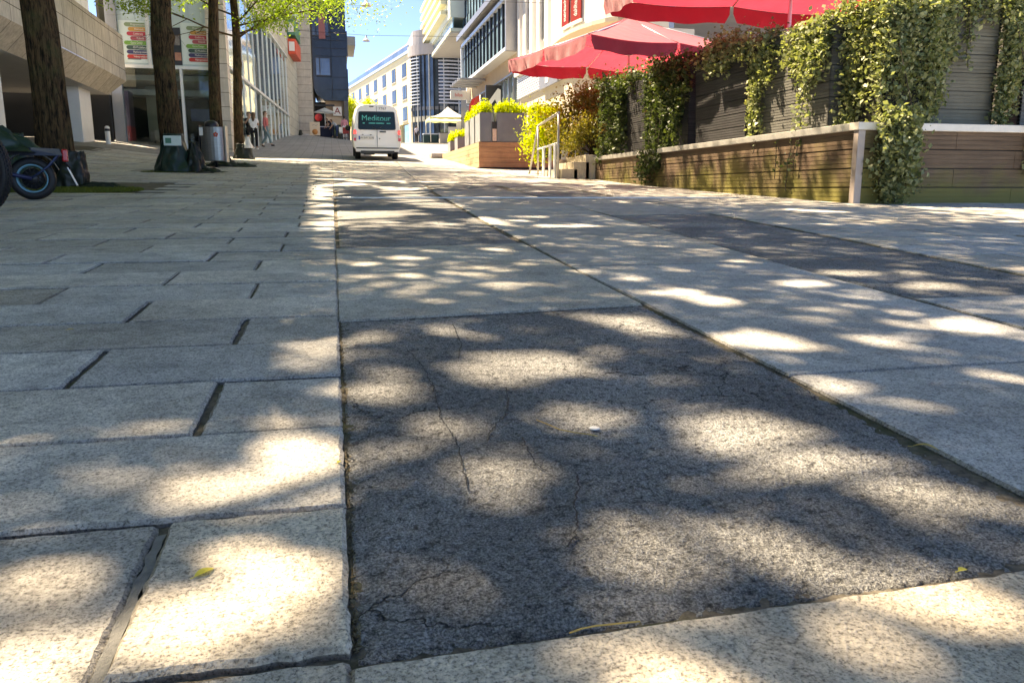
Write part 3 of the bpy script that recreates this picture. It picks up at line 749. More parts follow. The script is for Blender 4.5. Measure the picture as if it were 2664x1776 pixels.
# coloured sign panels in the upper windows
def bars(x0,x1,titles,zt,cut=0):
    cols=[(.22,.30,.18),(.55,.28,.08),(.50,.06,.09),(.42,.09,.12),(.16,.36,.08),(.05,.10,.09),(.05,.05,.14),(.48,.04,.04)]
    p=rb('sign_panel',M('sign panel white',(.62,.72,.72),.4,.04,2),(x0,x1,35.375,35.39,5.56,7.15))
    ind=[0,.13,.07,.19,-.05,.02,.02,.02]
    for i,(c,s) in enumerate(zip(cols,titles)):
        z=zt-i*.172; xs_=x0+.22+ind[i]
        mb=MB(); pl=[(xs_+.085*math.cos(a)+.085,35.36,z-.0+.075*math.sin(a)) for a in [PI/2+k*PI/8 for k in range(9)]]+[(x1-.02,35.36,z-.075),(x1-.02,35.36,z+.075)]
        mb.prism(pl[::-1],(0,.012,0)); b=mb.build('sign_bar',M('bar',c,.5,.05,4)); rel(b,gs)
        t=text(s,.115,MT['white'],None,(xs_+.24,35.355,z),(PI/2,0,0),'bar_lettering',.001,'LEFT',.72); rel(t,gs)
    rb('address_line',MT['print'],(x0+.25,x1-.25,35.368,35.373,5.68,5.73))
TT=['Programmieren','Elektronik','Codierung','Robotik','Game Design','3D-Modellierung','Medienproduktion','Videoproduktion']
bars(-8.02,-7.02,TT,7.0); bars(-5.72,-4.74,TT,6.95)
rb('poster',M('dark portrait poster',(.04,.045,.06),.4,.3,4),(-6.84,-5.74,35.37,35.39,5.52,6.95))
rb('poster_face',M('poster face tone',(.22,.2,.2),.5,.3,9),(-5.98,-5.78,35.36,35.369,6.28,6.66))
rb('poster_strip',M('poster strip',(.48,.22,.16),.5,.2,5),(-6.0,-5.76,35.36,35.369,5.7,6.0))
# stone pillar and return
rb('stone_pillar',MT['limestone'],(-4.72,-4.0,35.1,35.9,1.7,13.3))
# glass facade along the street: runs from (-3.98,35.9) to (-2.75,57.3)
A_=Vector((-3.98,35.92,0)); B_=Vector((-2.72,57.3,0)); dv=(B_-A_).normalized(); FL=(B_-A_).length; ang=math.atan2(dv.y,dv.x)-PI/2
gf=empty('glass_facade_building',(A_.x,A_.y,0),ang,'long building with a slanting glass front under a pale stone wall','building')
def lb(name,mat,*boxes,root=gf,bev=0):
    mb=MB()
    for b in boxes: mb.box(*b)
    return mb.build(name,mat,root,bevel=bev)
lb('stone_wall',MT['limestoneY'],(-3,.02,-.0,FL+6.4,9.42,13.4)); lb('stone_wall',MT['limestoneY'],(-3,.018,FL,FL+6.4,2.5,9.42),(-3,.018,8,FL+6.4,13.4,17.5))
nP=12
for i in range(nP):
    y0_=i*FL/nP; y1_=y0_+FL/nP
    lb('window',MT['gl_green'],(-.12,-.08,y0_+.03,y1_-.03,5.62,9.38)); lb('window',MT['gl_green'] if i%4 else MT['clear'],(-.12,-.08,y0_+.03,y1_-.03,G(-3.5,36+y0_)-.1,5.5))
for i in range(nP+1):
    y=i*FL/nP; lb('mullion',MT['whiteal'],(-.14,-.04,y-.035,y+.035,1.6,9.42))
lb('rail',MT['whiteal'],(-.14,.03,0,FL,5.5,5.62)); lb('head_rail',MT['whiteal'],(-.14,.05,0,FL,9.32,9.42))
lb('inner_wall',MT['olive'],(-5,-4.9,0,FL,1.6,9.4)); lb('floor_slab',MT['soffit'],(-4.9,-.2,0,FL,5.0,5.3))
# inside stair strips seen through the glass
lb('base_strip',MT['limestoneY'],(-.2,.05,0,FL*.5,1.7,2.35))
# front-facing stone return, at the far end of the wall
yr=63.9; rtn=MB(); rtn.box(-6,-1.3,yr,yr+3.5,3.4,18); o=rel(rtn.build('stone_return',MT['limestone']),gf)
o.matrix_parent_inverse=gf.matrix_basis.inverted() if False else (Matrix.Translation(Vector(gf.location))@Matrix.Rotation(ang,4,'Z')).inverted()
# projecting shop signs on the stone wall
def wallsign(name,yl,z0,z1,L,mat,lab,extra=None):
    p=A_+dv*yl; s=empty('wall_sign',(p.x,p.y,z0),ang,lab,'sign','sign boxes on the pale stone wall')
    mb=MB(); mb.box(.02,.55,0,L,0,z1-z0); mb.build('sign_box',mat,s,bevel=.04)
    mb=MB(); mb.box(.10,.47,-.02,0.0,.2,z1-z0-.2); mb.build('sign_face',extra or MT['white'],s)
    mb=MB(); mb.box(.02,.2,L,L+.1,.2,.35); mb.build('bracket',MT['blackpl'],s)
wallsign('a',22.4,9.7,10.7,3.4,MT['signorange'],'orange-red sign box, lowest on the stone wall')
wallsign('b',22.3,10.9,11.9,3.6,MT['signgreen'],'dark green sign box above the orange-red one')
wallsign('c',23.0,12.2,13.1,2.6,MT['signblue'],'pale blue and white sign box on the stone wall')
wallsign('d',23.2,13.5,14.7,2.4,MT['signred'],'dark red sign box, topmost on the stone wall')
# ---------------------------------------------------------------- navy building with pharmacy
nb=empty('navy_building',(0,68,G(0,68)),0,'tall building clad in navy glass panels above a pharmacy','building')
def nbx(name,mat,*b): return rb(name,mat,*b,root=nb)
ZB=4.9
# clad block with a rounded lower left corner
mb=MB(); x0,x1,zb,zt=-1.22,1.45,7.75,24; r=1.1
pl=[(x0+r-r*math.cos(a),68,zb+r-r*math.sin(a)) for a in [k*PI/2/8 for k in range(9)]]+[(x1,68,zb),(x1,68,zt),(x0,68,zt)]
mb.prism(pl[::-1],(0,9,0)); rel(mb.build('clad_block',MT['gl_navy']),nb)
for z in (8.6,9.55,11.15,11.75,12.35,12.95,13.55,14.2,14.9,15.6): nbx('panel_joint',MT['dark'],(x0+ (0.9 if z<8.7 else .25),x1,67.985,68.01,z,z+.035))
nbx('panel_joint',MT['dark'],(.22,.26,67.98,68.01,7.8,24))
nbx('step_edge',MT['gl_navy'],(1.45,1.52,67.9,76,8.0,10.2),(1.45,1.55,67.9,76,11.2,13.1))
for (a,b,c,d) in ((-1.02,.18,9.62,11.05),(-1.2,.18,12.65,14.1)):
    f=nbx('window',MT['creamwin'],(a,b,67.94,68.0,c,d)); nbx('pane',MT['gl_pane'],(a+.38,b-.07,67.93,67.95,c+.07,d-.07)); nbx('pane',MT['gl_pane'],(a+.05,a+.3,67.93,67.95,c+.07,d-.07))
nbx('shutter_panel',M('muted red panel',(.33,.12,.12),.6,.1,2),(-.65,-.15,67.91,67.93,12.45,14.4))
nbx('dark_side',MT['dark'],(-1.9,-1.23,68.2,76,4,24))
nbx('balcony',MT['soffit'],(1.5,2.25,70,76,12.4,13.1))
nbx('pharmacy_wall',M('warm pharmacy wall',(.42,.32,.24),.7,.1,2),(-.35,1.1,68.6,70,6.0,7.75)); nbx('pharmacy_wall',M('beige pharmacy fascia',(.55,.45,.36),.7,.1,2),(-.35,1.1,68.4,68.6,5.9,6.5))
nbx('shopfront',MT['dark'],(-3,-.35,69.5,70,4,7.75)); nbx('shopfront',MT['gl_pane'],(-.35,1.1,68.7,69,4.6,5.9))
nbx('corner_pier',M('dark grey pier',(.13,.13,.14),.6,.1,2),(1.1,1.45,68,69.5,4.4,7.75))
nbx('lintel',MT['blackpl'],(-1.25,.35,67.9,68.3,7.3,7.42))
ps=empty('pharmacy_sign',(.56,67.9,6.55),0,'white square sign with a red Gothic letter A under the navy building','sign')
mb=MB(); mb.box(-.34,.34,0,.12,0,.72); mb.build('sign_board',MT['white'],ps,bevel=.02)
text('A',.72,MT['signred'],ps,(0,-.01,.36),(PI/2,0,0),'letter',.008,'CENTER',1.05)
rs_=empty('round_sign',(-.95,68.0,5.95),0,'dim red round sign hanging in the dark shop entrance','sign')
mb=MB(); mb.lathe((0,0,.45),[(0,0),(.3,0),(.3,.1),(0,.1)],20,axis='Y'); mb.build('disc',M('dim red disc',(.3,.01,.02),.5,.1,3),rs_)
# ---------------------------------------------------------------- cream building with rounded glass corner
cw=Vector((8.85,91,0)); ce=Vector((2.6,127,0)); cvd=(ce-cw).normalized(); cang=math.atan2(cvd.y,cvd.x)-PI/2; CL=(ce-cw).length
cb_=empty('cream_building',(cw.x,cw.y,0),cang,'long cream rendered building with a rounded glass corner and roof terrace','building')
def cbx(name,mat,*b): return lb(name,mat,*b,root=cb_)
zr=15.45
cbx('wall',MT['cream'],(.0,10,0,CL+2,8.1,zr)); 
cbx('roof_edge',M('blue-grey coping',(.35,.45,.58),.5,.05,2),(-.25,10,0,CL+2,zr,zr+.28))
cbx('penthouse',MT['orange'],(3.0,9,3,CL-2,zr+.28,zr+2.6)); cbx('penthouse_roof',MT['brown'],(2.6,9.5,2.5,CL-1.5,zr+2.6,zr+2.85))
cbx('glass_balustrade',MT['gl_pane'],(-.1,-.05,.5,CL,zr+.28,zr+.9))
for i in range(8):
    y=2.9+i*4.85
    for z in (13.2,10.8,8.45):
        f=lb('window',MT['creamwin'],(-.03,.3,y-1.0,y+1.0,z,z+1.5),root=cb_)
        g=lb('pane',MT['gl_dark2'],(-.045,-.03,y-.85,y-.15,z+.12,z+1.38),(-.045,-.03,y+.0,y+.85,z+.12,z+1.38),root=f)
        lb('sill',MT['soffit'],(-.09,-.032,y-1.1,y+1.1,z-.12,z-.03),root=f)
for i in range(8):
    y=1+i*4.85; cbx('pier',MT['cream'],(0,1.2,y-.35 if i else 0,y+.35,5.5,8.1)); cbx('shop_window',MT['gl_green'],(.3,.4,y+.35,y+4.5,5.5,8.05))
cbx('ground_floor_core',MT['olive'],(2.4,9,0,CL,5.5,8.1))
# rounded corner: arc from the facade end turning to the right
arc=[];Rr=3.8
cc=Vector((Rr,0)); 
for k in range(15):
    a=PI+k*(PI*.62)/14; arc.append((cc.x+Rr*math.cos(a),cc.y+Rr*math.sin(a)))
ext=(arc[-1][0]+9*math.sin(.62*PI-.0)*1.0,arc[-1][1]+2.0)
path=arc+[ext]
def band(name,mat,z0,z1,off=0,root=cb_):
    mb=MB(); p=[]
    for (x,y) in arc:
        d=Vector((x-cc.x,y-cc.y)).normalized(); p.append((x+d.x*off,y+d.y*off))
    p.append((ext[0],ext[1]-off))
    for a,b in zip(p,p[1:]): mb.q([(a[0],a[1],z0),(b[0],b[1],z0),(b[0],b[1],z1),(a[0],a[1],z1)])
    if abs(off)>.0:
        for z in (z0,z1):
            for (a,b),(c,d) in zip(zip(p,p[1:]),zip(path,path[1:])): mb.q([(a[0],a[1],z),(b[0],b[1],z),(d[0],d[1],z),(c[0],c[1],z)])
    return mb.build(name,mat,root)
band('corner_parapet',MT['brown'],14.9,15.95,.35); band('corner_glass',MT['gl_dark'],5.4,14.9,.01)
band('corner_band',M('grey spandrel',(.16,.17,.19),.4,.1,2),9.2,9.55,.1); band('corner_band',M('cream band',(.6,.57,.45),.7,.1,2),8.0,8.55,.12)
for i in range(15):
    z=9.75+i*.34
    mb=MB(); seg_=path[:5] if i%1==0 else path
    for (a,b) in zip(path[:4],path[1:5]):
        d=Vector((a[0]-cc.x,a[1]-cc.y)).normalized(); e=Vector((b[0]-cc.x,b[1]-cc.y)).normalized()
        mb.prism([(a[0]+d.x*.3,a[1]+d.y*.3,z),(b[0]+e.x*.3,b[1]+e.y*.3,z),(b[0]+e.x*.42,b[1]+e.y*.42,z),(a[0]+d.x*.42,a[1]+d.y*.42,z)],(0,0,.09))
    mb.build('louvre',MT['whiteal'],cb_)
for i in range(14):
    z=9.8+i*.36
    mb=MB()
    for (a,b) in zip(path[8:],path[9:]):
        if b is path[-1]: mb.box(a[0],b[0],a[1]-.25,a[1]-.15,z,z+.15)
        else:
            d=Vector((a[0]-cc.x,a[1]-cc.y)).normalized(); e=Vector((b[0]-cc.x,b[1]-cc.y)).normalized()
            mb.prism([(a[0]+d.x*.15,a[1]+d.y*.15,z),(b[0]+e.x*.15,b[1]+e.y*.15,z),(b[0]+e.x*.3,b[1]+e.y*.3,z),(a[0]+d.x*.3,a[1]+d.y*.3,z)],(0,0,.15))
    mb.build('louvre',M('lavender louvre',(.50,.54,.66),.4,.06,1),cb_)
for k in range(0,15,1):
    x,y=arc[k]; d=Vector((x-cc.x,y-cc.y)).normalized()
    mb=MB(); mb.box(x+d.x*.12-.05,x+d.x*.12+.05,y+d.y*.12-.05,y+d.y*.12+.05,5.4,14.9); mb.build('mullion',MT['blackpl'] if k%3 else MT['whiteal'],cb_)
mb=MB(); pp=[(x*.99+.4,y+2.0,15.95) for x,y in path[2:]]+[(16,9,15.95),(2,9,15.95)]; mb.prism(pp,(0,0,1.9)); mb.build('corner_penthouse',MT['brown'],cb_)
# ---------------------------------------------------------------- modern glass building on the right
mg=empty('glass_office_building',(12,62,G(12,62)),0,'modern office building with a framed blue window box over the street','building')
def mgx(name,mat,*b,bev=0): return rb(name,mat,*b,root=mg,bev=bev)
mgx('core',MT['olive'],(13.2,24,52,74,3,20))
n=13
for i in range(n):
    a=52.1+i*19.9/n; mgx('shop_window',MT['gl_green'],(12.15,12.2,a+.05,a+19.9/n-.05,3.5,8.25))
    mgx('shop_mullion',MT['greyclad'],(12.0,12.2,a-.05,a+.05,3.5,8.25))
mgx('fascia',MT['peach'],(12.0,13.2,52,72,8.3,9.4))
mgx('fascia_trim',MT['greyclad'],(11.9,13.2,52,72,8.2,8.3))
# projecting window box
mgx('box_frame',MT['whiteal'],(11.1,13.2,52.0,70.2,9.4,9.62),(11.1,13.2,52.0,70.2,12.5,12.75),(11.1,13.2,70.0,70.25,9.4,12.75)); mgx('box_end',MT['greyclad'],(11.1,13.2,51.7,52.0,9.35,12.8))
for i in range(n):
    a=52.0+i*18/n; mgx('box_window',MT['gl_blue'],(11.35,11.4,a+.06,a+18/n-.06,9.62,12.5)); mgx('box_mullion',MT['blackpl'],(11.2,11.4,a-.06,a+.06,9.62,12.5))
mgx('box_transom',MT['blackpl'],(11.28,11.4,52,70,11.6,11.66))
mgx('overhang',MT['soffit'],(10.9,13.2,50,70.5,13.2,13.35)); mgx('overhang_edge',MT['greyclad'],(10.8,10.92,50,70.6,13.1,13.5))
for i in range(16):
    a=52+i*1.42; mgx('upper_window',MT['gl_blue'],(12.1,12.15,a+.04,a+1.38,13.6,20)); mgx('upper_mullion',MT['blackpl'],(12.0,12.15,a-.04,a+.04,13.5,20))
for i in range(3): mgx('side_window',MT['gl_blue'],(12.05,12.1,70.5+i*1.5,71.9+i*1.5,10.4,15.6)); mgx('side_mullion',MT['blackpl'],(11.98,12.1,70.4+i*1.5,70.5+i*1.5,10.2,15.7))
mgx('dark_slot',MT['dark'],(12.3,12.5,72,78,3.8,11.5)); mgx('slot_glass',MT['gl_pane'],(12.1,12.2,72,73.2,8,10.3))
for i in range(4):
    y=67.2-i*1.35
    s=mgx('sun_shade',MT['greyclad'],(9.9+.0,11.9,y,y+.5,9.05+.0*i,9.17)); mgx('shade_arm',MT['whiteal'],(9.8,12.0,y+.5,y+.58,9.0,9.2))
# cream cantilever with fins beyond
mgx('cantilever',M('cream cladding',(.66,.68,.58),.6,.05,1),(10.8,20,74,92,14.6,14.9),(10.8,20,74,92,15.8,20.5)); mgx('cantilever_glass',MT['gl_blue'],(11.0,11.1,74,92,14.9,15.8))
for i in range(5): mgx('fin',M('yellowish fin',(.70,.68,.48),.6,.05,1),(10.2,10.85,76,93,16.4+i*.9,16.75+i*.9))
mgx('cantilever_soffit',MT['soffit'],(10.9,20,74.1,91.9,14.5,14.58))
# white projecting sign
s=empty('projecting_sign',(11.1,70.6,9.0),0,'white box sign with small red lettering jutting from the office building','sign')
mb=MB(); mb.box(-.85,.55,0,.3,-.62,.1+.0); mb.box(.56,1.0,.02,.32,-.9,.6); mb.build('sign_board',MT['white'],s,bevel=.02); text('biba',.42,MT['signorange'],s,(-.15,-.01,-.26),(PI/2,0,0),'lettering',.005)
# ---------------------------------------------------------------- old stucco building with oriel
ob=empty('old_stucco_building',(12,42,G(12,42)),0,'pale stucco building with pilasters and a rounded oriel window','building')
def obx(name,mat,*b,bev=0): return rb(name,mat,*b,root=ob,bev=bev)
obx('wall',MT['pinkwall'],(12.05,22,28,51.6,7.7,20)); 
for y in (51.2,49.6,47.9,46.2,44.4,43.0,31.0): obx('pilaster',MT['whitewall'],(11.75,12.05,y-.45,y+.2,7.7,20)); obx('pilaster_edge',MT['pinkwall'],(11.88,12.05,y+.2,y+.34,7.7,20))
for y in (48.8,45.4,29.8):
    f=obx('window',MT['whitewall'],(11.93,12.05,y-.6,y+.45,8.9,12)); obx('pane',MT['gl_pane'],(11.9,11.93,y-.5,y+.35,9,11.9))
# oriel
mb=MB(); prof=[]
for k in range(13):
    a=k*PI/12; prof.append((12.05-1.5*math.sin(a),36.8+4.4*math.cos(a)))
mb.prism([(x,y,7.5) for x,y in prof],(0,0,11)); rel(mb.build('oriel',MT['whitewall']),ob)
mb=MB(); lo=[(12.05-(12.05-x)*.25,36.8+(y-36.8)*.8,6.85) for x,y in prof]; up=[(12.05-(12.05-x)*1.08,36.8+(y-36.8)*1.04,7.4) for x,y in prof]; u2=[(p[0],p[1],7.57) for p in up]
for a,b in ((lo,up),(up,u2)):
    for k in range(12): mb.q([a[k],a[k+1],b[k+1],b[k]],0,False)
mb.q([(p[0],p[1],p[2]) for p in u2]); rel(mb.build('oriel_base',M('cream oriel base',(.66,.60,.46),.8,.06,1)),ob)
# oriel windows with two red banners
def oriel_pt(a,off=0): return Vector((12.05-(1.5+off)*math.sin(a),36.8+(4.4+off)*math.cos(a),0))
for (a0,a1,word) in ((1.60,1.82,'steinbach'),(1.88,2.12,'dahlhaus')):
    p,q=oriel_pt(a0,.07),oriel_pt(a1,.07)
    d=(q-p); L=d.length; rz=math.atan2(d.y,d.x)
    e=empty('red_banner',(p.x,p.y,7.85),rz,'dark red vertical banner reading '+word+' on the oriel window','sign','red banners on the oriel window')
    mb=MB(); mb.box(0,L,-.02,.02,0,3.6); mb.build('banner',MT['signred'],e)
    mm=MB(); mm.box(-.09,L+.09,-.05,.03,-.14,-.005); mm.build('frame',MT['whitewall'],e)
    s_=1 if (Matrix.Rotation(rz,3,'Z')@Vector((0,-1,0))).x<0 else -1
    text(word,.5,MT['white'],e,(L/2,-.03*s_,.18),(PI/2,-PI/2 if s_>0 else PI/2,0 if s_>0 else PI),'lettering',.004,'LEFT' if s_>0 else 'RIGHT',.5)
# ground floor: louvre band, beige wall, dark sign board
for i in range(10): obx('louvre',MT['whiteal'],(11.8,12.0,38,51.6,6.35+i*.14,6.44+i*.14))
obx('louvre_backing',MT['greyclad'],(12.0,12.2,28,51.6,6.3,7.75)); obx('lower_wall',M('beige tiled wall',(.62,.56,.44),.7,.1,.6),(12.0,13,28,51.6,2,6.3))
obx('cornice',MT['whitewall'],(11.6,12.05,28,51.6,7.7,7.95))
s=empty('fascia_sign',(11.75,43.6,6.4),0,'dark grey fascia sign with a white figure under the oriel','sign')
mb=MB(); mb.box(-.05,.05,-1.9,1.9,-.2,1.35); mb.build('sign_board',MT['greyclad'],s); mb=MB(); mb.prism([(-.07,.5,.0),(-.07,-.1,.0),(-.07,-.3,.5),(-.07,-.1,1.25),(-.07,.9,1.25),(-.07,.9,.8),(-.07,.5,.6)],(.015,0,0)); mb.build('emblem',MT['white'],s)
s=empty('corner_sign',(11.2,56.3,6.1),0,'black square sign with a white arrow-like shape above the hedge','sign')
mb=MB(); mb.box(-.55,.6,0,.25,0,1.7); mb.build('sign_board',MT['blackpl'],s,bevel=.03); mb=MB(); mb.prism([(-.4,-.01,.55),(.3,-.01,1.5),(.5,-.01,1.4),(.5,-.01,.4),(.35,-.01,.2),(.1,-.01,.75),(-.1,-.01,.5),(-.3,-.01,.2)],(0,-.02,0)); mb.build('emblem',MT['white'],s)
bn=empty('red_flag',(11,60.5,G(11,60.5)),0,'red and white striped shop flags standing behind the hedge','flag')
for i in range(3):
    mb=MB(); mb.tube([(0,i*1.0,0),(0,i*1.0,3.6)],.03,6); mb.build('pole',MT['whiteal'],bn)
    mb=MB(); mb.prism([(-.02,i*1.0,1.4),(-.55,i*1.0,1.5),(-.5,i*1.0,3.0),(-.3,i*1.0,3.5),(-.02,i*1.0,3.6)],(0,.02,0)); mb.build('cloth',MT['signorange'] if i%2==0 else MT['redfab'],bn)
# ---------------------------------------------------------------- street lamps hung from wires
lp0=None
for (px,py,Y,r,lab) in ((953,10,45,.27,'white bell-shaped lamp hung over the street, nearer and higher in view'),(953,103,60,.26,'white bell-shaped lamp hung from a cross wire, farther and lower')):
    p=at(px,py,Y); l=empty('hanging_lamp',p,0,lab,'lamp','lamps hung above the street')
    mb=MB(); mb.lathe((0,0,0),[(.0,.16),(.06,.16),(.08,.1),(r*.55,.03),(r,-.1),(r,-.13),(r*.6,-.05),(0,0)],20); mb.build('shade',MT['white'],l)
    mb=MB(); mb.lathe((0,0,0),[(0,.27),(.05,.26),(.05,.15),(0,.15)],10); mb.build('cap',MT['greyclad'],l)
    mb=MB(); mb.lathe((0,0,-.1),[(0,0),(.1,-.01),(.1,-.05),(0,-.09)],10); mb.build('bulb',MT['white'],l)
    wv=[(-3.4 if Y<50 else -2.4,Y,p.z+.42),(p.x,Y,p.z+.27),(12,Y,p.z+.5)]
    mb=MB(); mb.tube(wv,.012 if Y>50 else .01,5); tag(mb.build('cable',MT['blackpl']),'thin cable spanning the street carrying the '+('nearer' if Y<50 else 'farther')+' hanging lamp','cable','cables spanning the street')
# ---------------------------------------------------------------- white van, seen from behind
def make_van():
    X0,Y0=1.66,30.55; z0=G(X0,Y0); pitch=math.atan((G(X0,Y0+3.6)-G(X0,Y0+.6))/3.0)
    v=empty('delivery_van',(X0,Y0,z0),0,'white high-roofed van seen from behind, brake lamps lit, teal lettering on its rear window','van'); v.rotation_euler=(pitch,0,0)
    half=[(.60,.36),(.80,.38),(.865,.46),(.885,.70),(.885,.98),(.865,1.12),(.80,1.55),(.715,1.84),(.64,1.93),(.45,1.985),(0,2.01)]
    def section(y,sx,top,zt):  # full loop
        pts=[]
        for x,z in half:
            zz=z if z<1.0 else 1.0+(z-1.0)*zt
            pts.append((x*sx,y+(top*max(0,(zz-.9))),zz))
        return pts+[(-x,yy,zz) for x,yy,zz in pts[::-1][1:]]
    secs=[section(0.0,.965,.12,.985),section(.025,.99,.115,.995),section(.09,1.0,.1,1),section(1.2,1,.03,1),section(2.55,1,0,1),section(3.0,.99,-.0,.97),section(3.45,.97,-.45,.62),section(3.9,.95,-.5,.1),section(4.25,.85,-.3,-.05)]
    mb=MB(); k=len(secs[0])
    for s in secs: mb.v+=s
    for i in range(len(secs)-1):
        for j in range(k-1):
            a=i*k+j; mb.f.append((a,a+1,a+k+1,a+k)[::-1]);mb.m.append(0);mb.sm.append(True)
        mb.f.append((i*k+k-1,i*k,i*k+k,i*k+2*k-1)[::-1]);mb.m.append(0);mb.sm.append(False)
    mb.f.append(tuple(range(k)));mb.m.append(0);mb.sm.append(False)
    mb.f.append(tuple(range((len(secs)-1)*k,len(secs)*k))[::-1]);mb.m.append(0);mb.sm.append(False)
    mb.build('body',MT['vanpaint'],v)
    def R(x,z,o=.0): return (x,.12*max(0,z-.9)-o,z)      # point on the rear face
    def patch(name,mat,pts,o=.012,par=v):
        mb=MB(); p=[R(x,z,o) for x,z in pts]; mb.prism(p,(0,.01,0)); return mb.build(name,mat,par,bevel=0)
    def rrect(x0,x1,z0,z1,r,tx=0,n=4):
        P=[]
        for (cx_,cz,a0) in ((x1-r,z0+r,-PI/2),(x1-r-tx,z1-r,0),(x0+r+tx,z1-r,PI/2),(x0+r,z0+r,PI)):
            for i in range(n+1):
                a=a0+PI/2*i/n; P.append((cx_+r*math.cos(a),cz+r*math.sin(a)))
        return P
    patch('window_seal',MT['blackpl'],rrect(-.69,.69,1.09,1.745,.07,.03),.006); win=patch('rear_window',M('van window',(.006,.02,.026),.15,.2,2,spec=.25),rrect(-.665,.665,1.115,1.72,.06,.03),.016)
    text('Meditour',.285,MT['teal'],v,(-.02,R(0,1.5)[1]-.024,1.50),(PI/2,0,0),'lettering',.001,'CENTER',1.0)
    mb=MB()
    for (x0_,x1_) in ((-.52,-.44),(-.30,-.06),(-.03,.27),(.36,.50)): mb.box(x0_,x1_,R(0,1.33)[1]-.024,R(0,1.33)[1]-.022,1.31,1.345)
    mb.build('small_print_line',MT['teal'],v)
    text('7767',.13,MT['print'],v,(.22,R(0,1.855)[1]-.012,1.85),(PI/2,0,0),'lettering',.001,'CENTER',1.1)
    for d in (-1,1):
        mb=MB(); mb.tube([R(.03*d,1.12,.03),R(.17*d,1.2,.035)],.012,6); mb.build('wiper',MT['blackpl'],v)
    mb=MB(); p=[R(0,.47,.004),R(0,1.09,.004)]; mb.box(-.006,.006,-.012,.14,.47,1.09); mb.build('door_gap',MT['blackpl'],v); mb=MB(); mb.prism([R(-.006,1.745,.004),R(.006,1.745,.004),R(.006,1.93,.004),R(-.006,1.93,.004)],(0,.01,0)); mb.build('door_gap',MT['blackpl'],v)
    patch('door_handle',MT['blackpl'],rrect(.09,.33,1.0,1.045,.02),.03)
    patch('high_brake_lamp',MT['blackpl'],rrect(-.26,-.1,1.9,1.93,.012),.02)
    pl=patch('number_plate',M('number plate',(.72,.72,.68),.4,.06,4),rrect(-.68,-.12,.735,.865,.015),.02)
    patch('plate_band',MT['blueband'],rrect(-.68,-.63,.735,.865,.012),.031,v)
    text('W SW 3070',.1,MT['print'],v,(-.375,-.034,.80),(PI/2,0,0),'plate_lettering',.001,'CENTER',1.0)
    for x in (-.53,-.24): patch('plate_lamp',MT['blackpl'],rrect(x-.03,x+.03,.90,.925,.01),.02)
    patch('lock',MT['blackpl'],rrect(.07,.105,.755,.80,.012),.02)
    for sx in (-1,1):
        e=patch('tail_light',MT['redlight'],[(sx*a,b) for a,b in ((.87,.69),(.765,.69),(.765,1.08),(.855,1.08))][::sx],.02)
        patch('brake_lamp',MT['brake'],[(sx*a,b) for a,b in ((.85,.95),(.775,.95),(.775,1.06),(.845,1.06))][::sx],.036)
        patch('reversing_lamp',M('grey lamp glass',(.5,.42,.4),.2,.05,3),[(sx*a,b) for a,b in ((.86,.80),(.775,.80),(.775,.93),(.855,.93))][::sx],.034)
        mb=MB(); 
        for y in (.95,3.55):
            w_=MB(); w_.lathe((sx*.70,y,.32),[(0,-.11),(.20,-.11),(.30,-.105),(.325,-.07),(.325,.07),(.30,.105),(.2,.11),(0,.11)],28,axis='X'); w_.build('wheel',MT['black'],v)
        mb=MB(); mb.box(sx*.9-.02,sx*.9+.12*sx if sx>0 else sx*.9+.02,2.75,2.83,1.1,1.13) if sx>0 else mb.box(-1.02,-.88,2.75,2.83,1.1,1.13); mb.lathe((sx*1.0,2.8,1.13),[(0,-.05),(.09,-.04),(.11,0),(.09,.04),(0,.05)],12,axis='Y'); mb.build('wing_mirror',MT['blackpl'],v)
    mb=MB(); mb.box(-.78,.78,-.045,.03,.425,.455); mb.build('bumper_strip',MT['blackpl'],v,bevel=.008)
    mb=MB(); mb.box(-.80,.80,-.03,.05,.30,.42); mb.build('bumper',MT['vanpaint'],v,bevel=.02)
    mb=MB(); mb.box(-.62,.62,-.035,3.6,.24,.345); mb.box(-.5,-.1,.3,.9,.18,.26); mb.build('underbody',MT['blackpl'],v)
    mb=MB(); mb.tube([(.35,-.02,.24),(.35,.6,.24)],.03,8); mb.build('exhaust',MT['greyclad'],v)
make_van()
# ---------------------------------------------------------------- litter bin
bx,by=-3.0,22.3
b=empty('litter_bin',gz(bx,by),-.15,'brushed steel litter bin on a short post with a red emblem, black sack on top','litter bin')
mb=MB(); pr=[]
for k in range(13):
    a=PI+PI*k/12; pr.append((.31*math.cos(a),.16*math.sin(a)-.06,.16))
pr+= [(.31,.1,.16),(-.31,.1,.16)]
mb.prism(pr[::-1],(0,0,.86)); mb.build('body',MT['steel'],b,bevel=.012)
mb=MB(); mb.box(.313,.345,-.12,.12,.14,1.05); mb.build('side_frame',MT['galv'],b); mb=MB(); mb.box(-.34,-.313,-.12,.12,.14,1.05); mb.build('side_frame',MT['blackpl'],b)
mb=MB(); mb.lathe((-.02,-.02,1.02),[(.17,0),(.18,.06),(.14,.13),(.06,.17),(0,.17)],16); mb.build('sack',MT['blackpl'],b)
mb=MB(); mb.tube([(0,.12,0),(0,.12,1.1)],.035,10); mb.lathe((0,.12,0),[(.1,.0),(.1,.02),(0,.02)],14); mb.build('post',MT['blackpl'],b)
mb=MB(); mb.box(-.29,-.20,-.19,-.15,.80,1.0); mb.build('sticker',MT['white'],b)
mb=MB()
for k in range(5):
    a=k*2*PI/5+.3; mb.lathe((.13+.04*math.cos(a),-.222,.82+.04*math.sin(a)),[(0,0),(.026,0),(.026,.006)],8,axis='Y'); 
mb.build('emblem',MT['signorange'],b)
